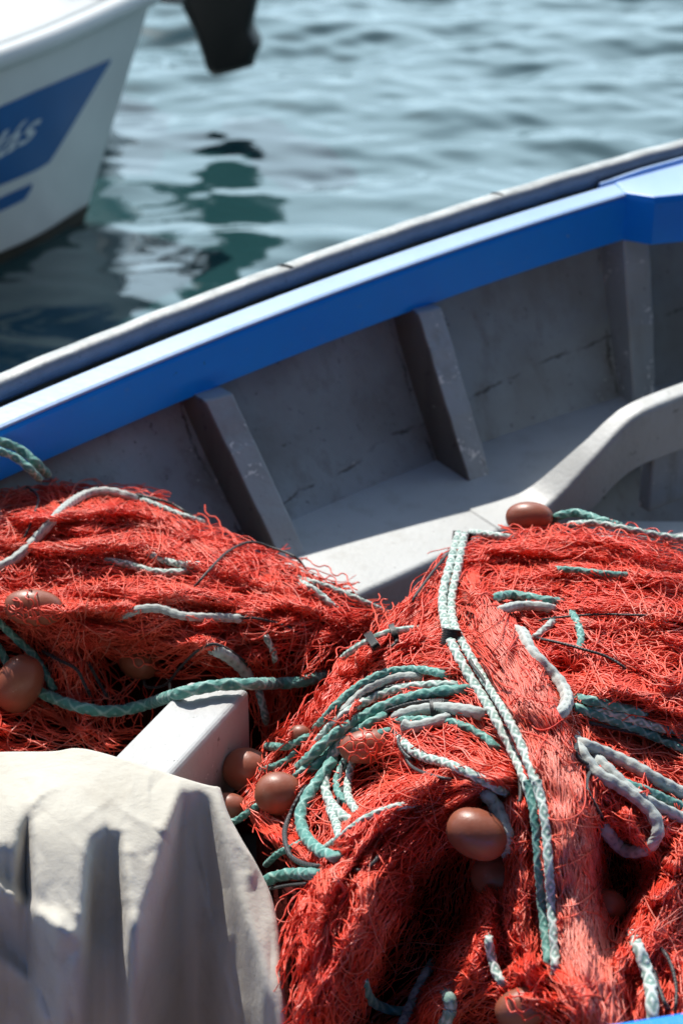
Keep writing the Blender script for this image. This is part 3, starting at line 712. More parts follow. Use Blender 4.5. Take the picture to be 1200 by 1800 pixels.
STRIP = [(818, 1040), (862, 1040), (958, 1200), (1016, 1350), (1068, 1560), (1100, 1800), (992, 1800), (965, 1560), (932, 1380), (872, 1220)]
def build_net(name, surf, poly, bundles, hollows, tangles, label, seed, zlow, fallback, strip=None):
    r = np.random.default_rng(seed); root_p = surf.at(np.array([np.mean([p[0] for p in poly])]), np.array([np.mean([p[1] for p in poly])]))[0]
    root = empty(name, (float(root_p[0]), float(root_p[1]), zlow)); tag(root, label, 'net', 'red fishing nets piled in the boat')
    sets = {}
    c, q_ = lie_field(bundles, fallback); area = abs(sum(poly[i-1][0]*poly[i][1]-poly[i][0]*poly[i-1][1] for i in range(len(poly))))/2
    av = [h[0] for h in hollows]
    # twine colour, coverage, length, wander, its scale, height, unevenness, gaps, whether it spans the hollows
    layers = [
        ('net_deep', 0.5, 260, .45, 110, -.036, .004, 0.0, True), ('net_deep', 0.6, 280, .45, 110, -.027, .005, 0.2, False),
        ('net_deep', 0.9, 320, .40, 100, -.018, .006, 0.3, False), ('net', 0.9, 360, .36, 100, -.012, .0065, 0.15, False),
        ('net_deep', 0.7, 380, .36, 110, -.007, .007, 0.1, False), ('net', 0.8, 420, .38, 100, -.002, .009, -.05, False),
        ('net', 0.40, 380, .60, 75, .004, .007, -.2, False), ('net', 0.25, 320, .80, 60, .006, .007, 0.0, False), ('net_faded', 0.14, 360, .60, 80, .006, .007, -.2, False)]
    for key, cover, length, wander, scale, height, uneven, thin, spans in layers:
        n = int(cover*area/(length*.85*2.4))
        q, h = streams(c, q_, r, poly, n, length, wander, scale, height, uneven, () if spans else av, strip if height > -.02 else None, thin)
        sets.setdefault(key, []).extend([(q[k], h[k]) for k in range(len(q))])
    if strip is not None:
        for h0, n, wd in [(-.012, 150, .12), (-.007, 130, .11), (-.001, 120, .10), (.004, 90, .13)]:
            q, h = streams(c, q_, r, strip, n, 520, wd, 110, h0, .005, (), None, .15, 2.2); sets.setdefault('net_faded', []).extend([(q[k], h[k]) for k in range(len(q))])
    for key, n, length, kw in tangles:
        q, h = tangle_paths(kw.pop('poly', poly), n, length, r, avoid=[h[0] for h in hollows], strip=None if key == 'net_faded' else strip, **kw)
        sets.setdefault(key, []).extend([(q[k], h[k]) for k in range(len(q))])
    # core under the strands, its dark colour painting the shade of the gaps
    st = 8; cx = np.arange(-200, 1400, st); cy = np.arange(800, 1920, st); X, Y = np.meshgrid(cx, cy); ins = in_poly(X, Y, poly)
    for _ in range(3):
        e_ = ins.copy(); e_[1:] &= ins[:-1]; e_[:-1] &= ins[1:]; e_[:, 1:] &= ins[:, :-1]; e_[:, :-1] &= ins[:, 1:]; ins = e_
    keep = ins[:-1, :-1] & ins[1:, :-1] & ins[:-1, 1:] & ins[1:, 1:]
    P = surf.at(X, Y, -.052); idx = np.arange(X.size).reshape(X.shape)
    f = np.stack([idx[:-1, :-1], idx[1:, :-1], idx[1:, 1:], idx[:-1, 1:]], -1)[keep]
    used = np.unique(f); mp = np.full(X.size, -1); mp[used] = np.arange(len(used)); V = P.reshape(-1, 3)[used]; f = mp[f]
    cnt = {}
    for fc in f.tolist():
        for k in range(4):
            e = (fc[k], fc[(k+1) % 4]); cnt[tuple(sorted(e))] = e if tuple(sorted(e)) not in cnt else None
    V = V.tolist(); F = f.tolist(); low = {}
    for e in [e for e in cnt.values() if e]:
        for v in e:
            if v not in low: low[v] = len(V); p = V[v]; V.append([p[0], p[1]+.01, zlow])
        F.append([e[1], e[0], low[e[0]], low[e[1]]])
    core = mesh_obj('shaded_core', V, F, M['net_core'], None, True); core.parent = root; core.location = -root.location; core['label'] = 'core of the red net, coloured dark as shade between the strands'
    nm = {'net': ('netting', 'bright red twine netting'), 'net_deep': ('netting', 'deep red twine netting in thick folds'), 'net_faded': ('gathered_netting', 'faded pink gathered strip of netting')}
    for key, lst in sets.items():
        groups = {}
        for q, h in lst:
            if in_poly(q[:, 0], q[:, 1], poly).mean() > .90: groups.setdefault(len(q), []).append((q, h))
        VV, FF, base = [], [], 0
        for K, g_ in groups.items():
            q = np.stack([a for a, _ in g_]); h = np.stack([b_ for _, b_ in g_])
            V, F = tubes(surf.at(q[..., 0], q[..., 1], h), r.uniform(.0007, .00125, len(q)), 4); VV.append(V); FF.append(F+base); base += len(V)
        V = np.concatenate(VV); F = np.concatenate(FF)
        o = mesh_obj(nm[key][0], V, F, M[key], None, True); o.parent = root; o.location = -root.location; o['label'] = nm[key][1]
    return root

def dir_right(x, y):                                                  # general lie of the strands
    return np.where(y < 1110, np.where(x > 850, .05, 2.2), np.where(x < 760, 2.25, np.where(y > 1400, 1.45, .45)))
def dir_left(x, y): return np.where(y > 1160, 1.3, .12)

net_right = build_net('fishing_net', RIGHT, R_POLY, B_RIGHT, HOLLOWS_R,
          [('net', 240, 130, dict(curl=.42, h_lo=-.002, h_hi=.014)), ('net_faded', 70, 120, dict(curl=.42, h_lo=-.002, h_hi=.014)), ('net', 200, 300, dict(base_ang=dir_right, spread=.6, curl=.24, h_lo=.002, h_hi=.016)), ('net_faded', 60, 280, dict(base_ang=dir_right, spread=.6, curl=.15, h_lo=.002, h_hi=.014))],
          'larger red fishing net heaped at the right with a faded pink strip down its front', 21, .19, dir_right, STRIP)
net_left = build_net('fishing_net', LEFT, L_POLY, B_LEFT, HOLLOWS_L,
          [('net', 150, 130, dict(curl=.42, h_lo=-.002, h_hi=.014)), ('net_faded', 60, 120, dict(curl=.42, h_lo=-.002, h_hi=.014)), ('net', 150, 300, dict(base_ang=dir_left, spread=.45, curl=.22, h_lo=.002, h_hi=.016)), ('net_faded', 60, 300, dict(base_ang=dir_left, spread=.45, curl=.14, h_lo=.002, h_hi=.014))],
          'smaller red fishing net spread against the grey planking at the left', 22, .19, dir_left)

# ------------------------------------------------------------------ ropes and cords
def rope(name, surf, px, r, mat, label, style='plait', lift=0.0, bury=(1, 1), cat='rope', sag=4, group=None, off=0.0, over=None):
    px = catmull(np.array(px, float), 4)
    if off:
        tg = np.gradient(px, axis=0); tg /= np.linalg.norm(tg, axis=1, keepdims=True); px = px + np.stack([-tg[:, 1], tg[:, 0]], 1)*off
    d = surf.depth(px[:, 0], px[:, 1]); d = smooth1(d, sag*3) - r*.55 - lift*.95
    if over: dz = (np.interp(px[:, 0], over[:2], over[2:])+r-CAM_H)/rays(px[:, 0], px[:, 1])[:, 2]; k_ = np.clip(np.minimum(px[:, 0]-over[0]+(200 if over[0] < 0 else 0), over[1]-px[:, 0])/40, 0, 1); d = np.where(d > dz, d*(1-k_)+dz*k_, d); d = smooth1(d, 6)
    n = len(px); s = np.linspace(0, 1, n); L = n*4.0
    e = min(.2, 34/L)
    if bury[0]: d = d + (.046+r+lift*.7)*np.clip(1-s/e, 0, 1)**1.25*bury[0]
    if bury[1]: d = d + (.046+r+lift*.7)*np.clip(1-(1-s)/e, 0, 1)**1.25*bury[1]
    C = CAM + rays(px[:, 0], px[:, 1])*d[:, None]
    seg = np.linalg.norm(np.diff(C, axis=0), axis=1).sum(); m = max(8, int(seg/(r*.22)))
    C = resample(C, m)
    T = np.gradient(C, axis=0); T /= np.linalg.norm(T, axis=1, keepdims=True)
    A = np.cross(T, [.2, .3, .93]); A /= np.linalg.norm(A, axis=1, keepdims=True); B = np.cross(T, A)
    k = 20 if r > .004 else 10; th = np.linspace(0, 2*math.pi, k, endpoint=False); sl = np.linspace(0, seg, m)
    ph = sl[:, None]/r; t_ = th[None]; fr = lambda x: x-np.floor(x)
    hsh = lambda x: fr(np.sin(np.floor(x)*12.9898+r*7919)*43758.5453)
    if style == 'plait':
        pa, pb = 2*t_+ph*1.45, -2*t_+ph*1.45+.9; a1 = np.cos(pa); a2 = np.cos(pb); rad = r*(.84+.21*np.maximum(a1, a2)**2)
        ya = hsh(pa/(2*math.pi)); yb = hsh(pb/(2*math.pi)+40); yarn_light = .25+.75*np.maximum(a1, a2)**2*np.where(a1 > a2, .55+.45*ya, .55+.45*yb)  # crests paled as highlight, valleys darkened as shade, on top of yarn tone
    elif style == 'twist':
        pa = 3*(t_-ph*.35); rad = r*(.84+.20*np.abs(np.cos(pa/2))); yarn_light = .3+.6*np.abs(np.cos(pa/2))*(.5+.5*hsh(pa/(2*math.pi)))
    else:
        b_ = np.sin(3*t_+ph*1.5)*np.sin(-3*t_+ph*1.5); rad = r*(.93+.12*b_+.02*np.sin(ph*.2)); yarn_light = .42-.42*b_
    ring = C[:, None]+rad[..., None]*(A[:, None]*np.cos(th)[None, :, None]+B[:, None]*np.sin(th)[None, :, None])
    V, F = sweep(ring); o = mesh_obj(name, V, F, M[mat], None, True); recenter(o)
    ya_ = o.data.attributes.new('yarn_light', 'FLOAT', 'POINT'); ya_.data.foreach_set('value', np.broadcast_to(yarn_light, rad.shape).astype(np.float32).ravel())
    return tag(o, label, cat, group or ('black cords tangled in the nets' if cat == 'cord' else 'ropes running through the nets'))

TEAL, PALE, GREY = 'teal', 'pale', 'grey_rope'
R, L = RIGHT, LEFT
ROPES = [
 # surf, points, radius, material, label, style, lift, bury
 (R, [(806, 938), (793, 985), (778, 1045), (782, 1095), (800, 1145), (828, 1195), (860, 1245), (888, 1295), (912, 1345), (926, 1380), (934, 1405)], .0105, PALE, 'pale flecked rope down the front of the larger net, left strand of the tied pair', 'plait', .012, (0, 0)),
 (R, [(816, 940), (806, 990), (794, 1050), (797, 1095), (818, 1140), (848, 1190), (880, 1240), (906, 1290), (928, 1340), (942, 1378), (950, 1405)], .0095, PALE, 'pale flecked rope down the front of the larger net, right strand of the tied pair', 'plait', .012, (0, 0)),
 (R, [(927, 1372), (940, 1440), (946, 1510), (952, 1590), (960, 1660), (966, 1720)], .0095, TEAL, 'teal rope hanging beside the faded pink strip, left of two', 'plait', .016, (0, 1)),
 (R, [(943, 1372), (957, 1440), (963, 1510), (968, 1590), (974, 1660), (976, 1730)], .0090, PALE, 'pale rope hanging beside the faded pink strip, right of two', 'plait', .016, (0, 1)),
 (R, [(900, 1108), (918, 1115), (932, 1145), (960, 1175), (984, 1202), (996, 1228), (988, 1250), (970, 1262), (955, 1256)], .0125, GREY, 'thick grey braided rope bent in a hook at the right of the pink strip', 'kern', .016, (1, 1)),
 (R, [(975, 1088), (958, 1105), (938, 1122)], .0085, GREY, 'short pale rope stub beside the top of the grey hook', 'plait', .012, (1, 0)),
 (R, [(812, 1196), (775, 1184), (733, 1177), (680, 1182), (630, 1206), (590, 1240), (566, 1268), (545, 1292)], .0090, TEAL, 'uppermost teal rope arching over the left flank of the larger net', 'plait', .008, (1, 1)),
 (R, [(765, 1192), (728, 1189), (690, 1193), (645, 1212), (608, 1246), (580, 1278)], .0095, GREY, 'grey braided rope arching just beneath the uppermost teal arch', 'kern', .008, (1, 1)),
 (R, [(842, 1214), (800, 1213), (754, 1219), (706, 1230), (652, 1252), (594, 1287), (550, 1325), (515, 1362)], .0120, TEAL, 'thick teal rope arching from the pale pair down to the brown floats', 'plait', .016, (1, 1)),
 (R, [(700, 1246), (650, 1272), (600, 1304), (566, 1336), (530, 1368)], .0110, TEAL, 'teal rope lying against the underside of the thick teal arch', 'plait', .010, (1, 1)),
 (R, [(870, 1266), (838, 1253), (806, 1247), (767, 1245), (720, 1252), (680, 1268)], .0115, GREY, 'thick grey braided rope below the teal arches with a black cord on it', 'kern', .012, (1, 1)),
 (R, [(800, 1258), (758, 1271), (725, 1278), (708, 1274)], .0110, GREY, 'short grey rope end above the half buried float', 'kern', .010, (1, 0)),
 (R, [(650, 1276), (612, 1296), (584, 1330), (571, 1368), (576, 1402), (597, 1430), (625, 1450)], .0105, PALE, 'pale rope in the inner loop left of the half buried float', 'plait', .010, (1, 1)),
 (R, [(668, 1283), (630, 1305), (605, 1340), (592, 1372), (598, 1400), (625, 1428)], .0085, TEAL, 'thin teal rope inside the pale inner loop', 'plait', .004, (1, 1)),
 (R, [(600, 1312), (570, 1358), (543, 1396), (528, 1434), (537, 1470), (562, 1496), (592, 1507), (622, 1500)], .0125, TEAL, 'thick teal rope in the outer loop beside the black cord', 'plait', .016, (1, 1)),
 (R, [(575, 1415), (588, 1440), (596, 1468), (602, 1490)], .0090, PALE, 'short pale rope inside the outer teal loop', 'plait', .006, (1, 1)),
 (R, [(462, 1550), (490, 1540), (520, 1536), (575, 1538)], .0120, TEAL, 'thick teal rope end below the outer loop', 'plait', .012, (0, 1)),
 (R, [(468, 1520), (490, 1500), (512, 1490), (535, 1478)], .0070, TEAL, 'thin teal rope between the canvas and the outer loop', 'plait', .006, (1, 1)),
 (R, [(398, 1450), (420, 1440), (448, 1420), (470, 1412)], .0080, TEAL, 'teal rope end below the lowest of the three brown floats', 'plait', .006, (0, 1)),
 (R, [(470, 1312), (500, 1312), (525, 1304), (552, 1288)], .0090, TEAL, 'teal rope threaded past the top of the brown floats', 'plait', .010, (1, 1)),
 (R, [(452, 1358), (478, 1348), (505, 1336), (530, 1312)], .0075, TEAL, 'thin teal rope passing behind the front brown float', 'plait', .004, (1, 1)),
 (R, [(694, 1284), (706, 1302), (722, 1318), (748, 1332), (778, 1340), (818, 1356), (860, 1378), (905, 1402)], .0095, PALE, 'pale rope running down right from the half buried float', 'plait', .010, (1, 1)),
 (R, [(836, 1385), (858, 1400), (878, 1432), (890, 1470), (892, 1500)], .0125, GREY, 'thick grey braided rope curving round the dark oval float', 'kern', .022, (1, 1)),
 (R, [(995, 1224), (1050, 1234), (1100, 1246), (1150, 1262)], .0100, TEAL, 'teal rope running right from the grey hook', 'plait', .008, (1, 1)),
 (R, [(1010, 1242), (1075, 1254), (1140, 1274), (1200, 1290)], .0090, PALE, 'pale rope below the teal rope right of the grey hook', 'plait', .006, (1, 1)),
 (R, [(1008, 1292), (1022, 1325), (1050, 1360), (1085, 1380), (1122, 1406), (1148, 1434), (1155, 1464), (1138, 1490), (1104, 1497), (1076, 1476), (1050, 1435)], .0115, GREY, 'grey rope in a wide loop at the right edge of the larger net', 'kern', .016, (1, 1)),
 (R, [(1030, 1318), (1070, 1355), (1105, 1388), (1150, 1415), (1212, 1444), (1290, 1480)], .0110, GREY, 'grey rope above the wide loop, lower of two', 'kern', .010, (1, 0)),
 (R, [(1000, 1300), (1050, 1318), (1110, 1345), (1160, 1374), (1215, 1402), (1290, 1440)], .0115, GREY, 'grey rope above the wide loop, upper of two', 'kern', .012, (1, 0)),
 (R, [(958, 922), (985, 906), (1015, 902), (1050, 913), (1090, 926)], .0105, TEAL, 'teal rope humped over the deck behind the topmost float', 'plait', .016, (1, 1)),
 (R, [(1000, 922), (1045, 920), (1100, 930), (1150, 940), (1215, 950), (1300, 962)], .0085, PALE, 'pale teal rope along the crest of the larger net', 'plait', .012, (1, 0)),
 (R, [(826, 936), (862, 940), (900, 946)], .0085, PALE, 'short pale rope right of the knot at the top of the pair', 'plait', .012, (1, 1)),
 (R, [(846, 1066), (872, 1050), (905, 1046), (950, 1054), (992, 1060)], .0105, TEAL, 'teal rope in the fold right of the pale pair', 'plait', .012, (1, 1)),
 (R, [(862, 1079), (905, 1066), (950, 1066), (985, 1074)], .0095, GREY, 'grey rope under the teal rope in the fold', 'kern', .010, (1, 1)),
 (R, [(965, 1000), (1010, 1002), (1060, 1008), (1115, 1012)], .0075, TEAL, 'thin teal rope in the upper fold of the larger net', 'plait', .008, (1, 1)),
 (R, [(596, 1166), (612, 1150), (640, 1132), (682, 1113), (738, 1105)], .0085, PALE, 'pale rope with black bands on the left flank of the larger net', 'kern', .010, (1, 1)),
 (R, [(1110, 1640), (1127, 1682), (1142, 1732), (1147, 1800), (1150, 1850)], .0120, PALE, 'thick pale rope hanging at the lower right corner', 'plait', .018, (1, 0)),
 (R, [(762, 1690), (742, 1722), (722, 1765), (704, 1810)], .0105, GREY, 'grey rope in the dark hollow at the bottom of the net', 'plait', .010, (1, 0)),
 (R, [(638, 1700), (640, 1730), (656, 1762), (700, 1778), (730, 1770)], .0100, TEAL, 'teal rope loop in the dark hollow near the canvas', 'twist', .004, (1, 1)),
 (R, [(858, 1630), (860, 1665), (872, 1710), (895, 1745)], .0090, PALE, 'pale rope in the frayed tuft at the bottom of the net', 'plait', .016, (1, 1)),
 (R, [(782, 1742), (792, 1770), (776, 1812)], .0110, PALE, 'pale rope end below the frayed tuft', 'kern', .014, (1, 0)),
 (R, [(548, 1318), (582, 1276), (636, 1236), (700, 1212), (765, 1204), (830, 1206)], .0100, PALE, 'pale rope squeezed between the two teal arches', 'plait', .006, (1, 1)),
 (R, [(500, 1386), (536, 1352), (585, 1320), (640, 1296), (705, 1282)], .0095, TEAL, 'lowest teal rope of the fan running to the brown floats', 'plait', .006, (1, 1)),
 (R, [(680, 1268), (740, 1266), (800, 1272), (850, 1296), (890, 1335)], .0095, TEAL, 'teal rope under the thick grey rope below the arches', 'plait', .004, (1, 1)),
 (R, [(985, 1236), (1075, 1266), (1150, 1294), (1215, 1322), (1300, 1352)], .0105, TEAL, 'teal rope running to the right edge above the two grey ropes', 'plait', .006, (1, 0)),
 (R, [(1000, 1070), (1016, 1100), (1020, 1130), (1008, 1158)], .0085, TEAL, 'short teal rope crossing the black cords at the right', 'plait', .006, (1, 1)),
 (R, [(1040, 1330), (1085, 1370), (1140, 1392), (1215, 1425), (1290, 1455)], .0095, TEAL, 'teal rope between the two grey ropes at the right edge', 'plait', .002, (1, 0)),
 (R, [(560, 1500), (600, 1470), (640, 1440), (690, 1420), (745, 1410)], .0075, PALE, 'thin pale rope along the crest of the thick left fold', 'plait', .002, (1, 1)),
 (R, [(655, 1285), (628, 1320), (614, 1360), (612, 1400), (635, 1440)], .0085, PALE, 'innermost pale rope of the coil left of the half buried float', 'plait', .004, (1, 1)),
 (L, [(520, 1016), (570, 1030), (625, 1052), (680, 1078)], .0080, PALE, 'pale rope at the right tip of the smaller net, upper of two', 'plait', .008, (1, 1)),
 (L, [(-60, 1010), (0, 996), (36, 975), (76, 934), (110, 896), (146, 872), (182, 864), (218, 870), (255, 886)], .0105, GREY, 'smooth grey rope curving over the crest of the smaller net', 'kern', .014, (0, 1)),
 (L, [(232, 872), (270, 886), (310, 902), (356, 918)], .0075, PALE, 'pale rope with black cord along the crest of the smaller net', 'plait', .010, (1, 1)),
 (L, [(-60, 760), (0, 776), (32, 788), (58, 808), (84, 834)], .0115, TEAL, 'teal rope coming over the blue gunwale at the left, upper of two', 'plait', .020, (0, 1)),
 (L, [(-60, 778), (-5, 792), (25, 803), (50, 822), (70, 842)], .0100, TEAL, 'teal rope coming over the blue gunwale at the left, lower of two', 'plait', .012, (0, 1)),
 (L, [(40, 1206), (62, 1213), (104, 1231), (152, 1246), (200, 1250), (252, 1240), (312, 1220), (380, 1205), (452, 1202), (526, 1199), (575, 1184)], .0135, TEAL, 'long teal rope sagging across the pale beam between the nets', 'plait', .030, (0, 1)),
 (L, [(-30, 1070), (0, 1095), (30, 1124), (58, 1150), (78, 1180), (96, 1214)], .0095, TEAL, 'teal rope slanting down behind the float at the left edge', 'plait', .018, (0, 0)),
 (L, [(-20, 1115), (0, 1140), (15, 1172), (30, 1200)], .0095, TEAL, 'teal rope going into the float at the left edge', 'plait', .012, (0, 1)),
 (L, [(166, 984), (215, 990), (280, 1006), (356, 1002)], .0090, PALE, 'pale rope showing through the middle of the smaller net, lower of two', 'plait', .004, (1, 1)),
 (L, [(250, 968), (300, 988), (362, 994)], .0085, PALE, 'pale rope showing through the middle of the smaller net, upper of two', 'plait', .004, (1, 1)),
 (L, [(203, 1092), (238, 1073), (280, 1070), (326, 1083), (400, 1086), (450, 1090)], .0090, GREY, 'grey rope rising in a low arch through the smaller net', 'kern', .008, (1, 1)),
 (L, [(365, 1136), (400, 1154), (430, 1180), (444, 1206)], .0120, GREY, 'thick grey rope dropping to the end of the pale beam', 'kern', .016, (1, 1)),
 (L, [(528, 1024), (560, 1044), (590, 1072)], .0095, PALE, 'pale rope at the right tip of the smaller net, lower of two', 'plait', .008, (1, 1)),
 (L, [(462, 1110), (478, 1140), (486, 1168)], .0075, PALE, 'thin pale rope hanging in the smaller net above the beam end', 'plait', .008, (1, 1)),
 (L, [(452, 1205), (462, 1240), (470, 1275)], .0090, PALE, 'pale rope hanging behind the end of the pale beam', 'plait', .010, (1, 1)),
]
rope_objs = [rope('rope', s_, p, r_*(.86 if st_ == 'kern' else .74), m_, lb, st_, lf, bu, over=(270, 490, .628, .628) if lb.startswith('long teal') else ((-70, 130, .83, .70) if 'over the blue gunwale' in lb else None)) for (s_, p, r_, m_, lb, st_, lf, bu) in ROPES]
CORDS = [
 (R, [(822, 938), (806, 958), (790, 970), (766, 998), (745, 1026), (728, 1050), (717, 1076)], .0030, 'black cord running down left from the knot at the top of the pale pair', .014),
 (R, [(928, 1102), (945, 1092), (975, 1086), (1050, 1080), (1110, 1081), (1160, 1082)], .0022, 'thin black cord stretched right above the grey hook', .022),
 (R, [(925, 1118), (955, 1124), (990, 1132), (1030, 1143), (1062, 1153), (1092, 1170), (1116, 1192)], .0028, 'black cord trailing down right from the grey hook', .022),
 (R, [(560, 1380), (538, 1384), (524, 1404), (512, 1428), (500, 1462), (506, 1496), (520, 1512), (545, 1521), (585, 1525)], .0048, 'black braided cord bowed around the outside of the outer teal loop', .022),
 (R, [(1008, 1264), (1060, 1276), (1130, 1290), (1210, 1304), (1290, 1315)], .0034, 'black cord under the pale rope at the right edge', .014),
 (R, [(650, 1262), (690, 1246), (730, 1235), (772, 1232), (812, 1238)], .0036, 'black cord laid along the top of the grey rope below the teal arches', .020),
 (R, [(706, 1290), (700, 1305), (712, 1326), (735, 1342)], .0036, 'short black cord around the start of the pale rope right of the half buried float', .018),
 (R, [(822, 1140), (828, 1165), (845, 1188), (862, 1215), (874, 1238)], .0034, 'black cord lying between the two strands of the pale pair', .026),
 (R, [(632, 1290), (612, 1318), (600, 1352), (598, 1392)], .0036, 'black cord beside the inner pale loop', .014),
 (R, [(615, 1530), (640, 1528), (660, 1512), (668, 1495)], .0036, 'short black cord on the thick left fold of the larger net', .012),
 (R, [(1012, 1300), (1014, 1330), (1040, 1345), (1052, 1330)], .0036, 'black cord looped round the start of the wide grey loop', .024),
 (R, [(475, 1562), (510, 1556), (552, 1552)], .0030, 'thin black cord under the lowest teal rope end', .012),
 (R, [(1125, 1680), (1145, 1702), (1158, 1738), (1172, 1770), (1190, 1775)], .0034, 'black cord beside the thick pale rope at the lower right corner', .022),
 (R, [(700, 1120), (692, 1134), (678, 1140)], .0034, 'black cord tied on the pale rope of the left flank', .014),
 (R, [(612, 1240), (640, 1222), (690, 1206), (748, 1200)], .0032, 'black cord lying between the upper teal arches', .016),
 (R, [(705, 1312), (722, 1346), (762, 1364), (806, 1372)], .0030, 'black cord under the pale rope right of the half buried float', .016),
 (R, [(602, 1478), (588, 1442), (596, 1402), (612, 1366)], .0032, 'black cord inside the outer teal loop beside the short pale rope', .014),
 (R, [(1046, 1336), (1030, 1378), (1048, 1420), (1064, 1446)], .0032, 'black cord hanging inside the wide grey loop', .018),
 (R, [(880, 1290), (905, 1340), (914, 1392), (905, 1440)], .0030, 'black cord left of the teal pair near the dark oval float', .016),
 (R, [(1150, 1652), (1176, 1690), (1188, 1742), (1182, 1800)], .0030, 'black cord at the very right edge of the lower right corner', .018),
 (L, [(328, 1042), (345, 1028), (366, 1004), (400, 970), (440, 953), (482, 964), (520, 980), (538, 1002)], .0028, 'black cord arched over the right shoulder of the smaller net', .020),
 (L, [(256, 1180), (256, 1206), (290, 1204), (318, 1172), (350, 1142), (382, 1133), (424, 1158), (452, 1192)], .0030, 'black cord looped above the pale beam', .020),
 (L, [(28, 968), (48, 935), (62, 900), (66, 870), (30, 846)], .0026, 'black cord at the left end of the smaller net beside the grey rope', .012),
 (L, [(68, 1140), (100, 1158), (134, 1176), (150, 1205), (166, 1238)], .0036, 'grey black cord hanging from the smaller net, left of two', .020),
 (L, [(152, 1158), (172, 1195), (196, 1238)], .0038, 'grey black cord hanging from the smaller net, right of two', .020),
 (L, [(218, 866), (252, 872), (300, 885), (345, 912)], .0034, 'black cord along the pale rope on the crest of the smaller net', .016),
 (L, [(372, 1090), (440, 1086), (500, 1100), (540, 1122)], .0028, 'black cord at the end of the low grey arch', .014),
]
for s_, p, r_, lb, lf in CORDS: rope('cord', s_, p, r_*.85, 'black_cord', lb, 'kern', lf, (1, 1), 'cord', 3)
# black whippings that bind the pale pair (parts of that rope)
def whipping(host, surf, c, ang, wpx, lpx, lift):
    P0 = surf.at(np.array([c[0]]), np.array([c[1]]), lift)[0]
    px = np.array([[c[0]-math.cos(ang)*wpx, c[1]-math.sin(ang)*wpx], [c[0]+math.cos(ang)*wpx, c[1]+math.sin(ang)*wpx]])
    E = surf.at(px[:, 0], px[:, 1], 0); ax = E[1]-E[0]; hw = np.linalg.norm(ax)/2; ax /= 2*hw
    view = CAM-P0; view /= np.linalg.norm(view); al = np.cross(ax, view); al /= np.linalg.norm(al); view = np.cross(al, ax)
    ln = lpx*.00095; secs = []
    for t in np.linspace(-1, 1, 15):
        k = 1+.10*math.cos(t*math.pi*7); th = np.linspace(0, 2*math.pi, 20, endpoint=False)
        secs.append([P0+al*ln*t+ax*hw*k*math.cos(a)+view*(.0120*k*math.sin(a)) for a in th])
    V, F = sweep(np.array(secs)); o = mesh_obj('whipping', V, F, M['black_cord'], None, True)
    o.parent = host; o.location = -host.location; o['label'] = 'black cord binding'
whipping(rope_objs[0], RIGHT, (812, 943), .15, 14, 9, .012)
whipping(rope_objs[0], RIGHT, (792, 1120), .15, 14, 14, .012)
whipping(rope_objs[10], RIGHT, (768, 1245), 1.5, 13, 12, .016)
band_host = next(o for o in rope_objs if 'black bands' in o['label'])
whipping(band_host, RIGHT, (654, 1126), 1.0, 11, 7, .012)
whipping(band_host, RIGHT, (692, 1111), 1.2, 11, 5, .012)

# ------------------------------------------------------------------ floats
def net_float(surf, c, rx, ry, ang, tilt, h, label, hole=.20):
    P0 = surf.at(np.array([c[0]]), np.array([c[1]]), h)[0]
    sc_ = np.linalg.norm(P0-CAM)/FPX; a = rx*sc_; b = ry*sc_
    prof = []
    t0 = math.asin(hole)
    for t in np.linspace(t0, math.pi-t0, 30): prof.append((-a*math.cos(t)*1.0, b*math.sin(t)**.86))
    rh = b*hole; L0 = prof[0][0]
    inner = [(x, rh*.8) for x in np.linspace(-L0, L0, 6)]
    prof = prof + inner
    th = np.linspace(0, 2*math.pi, 36, endpoint=False)
    V = np.array([[[x, y*math.cos(q), y*math.sin(q)] for q in th] for x, y in prof])
    # axis: along the picture direction `ang`, turned `tilt` towards the viewer
    view = CAM-P0; view /= np.linalg.norm(view); right = np.array([1, 0, 0]); right = right-view*right.dot(view); right /= np.linalg.norm(right); up = np.cross(view, right)
    ax = (right*math.cos(ang)-up*math.sin(ang))*math.cos(tilt)+view*math.sin(tilt)
    e2 = np.cross(ax, [.1, .2, .95]); e2 /= np.linalg.norm(e2); e3 = np.cross(ax, e2)
    V = P0 + V[..., :1]*ax + V[..., 1:2]*e2 + V[..., 2:3]*e3
    n, m, _ = V.shape; F = grid_faces(n, m, True).tolist(); F += [[(n-1)*m+j, (n-1)*m+(j+1) % m, (j+1) % m, j] for j in range(m)]
    o = mesh_obj('net_float', V.reshape(-1, 3), F, M['float'], None, True); fix_normals(o); recenter(o)
    return tag(o, label, 'float', 'brown net floats')
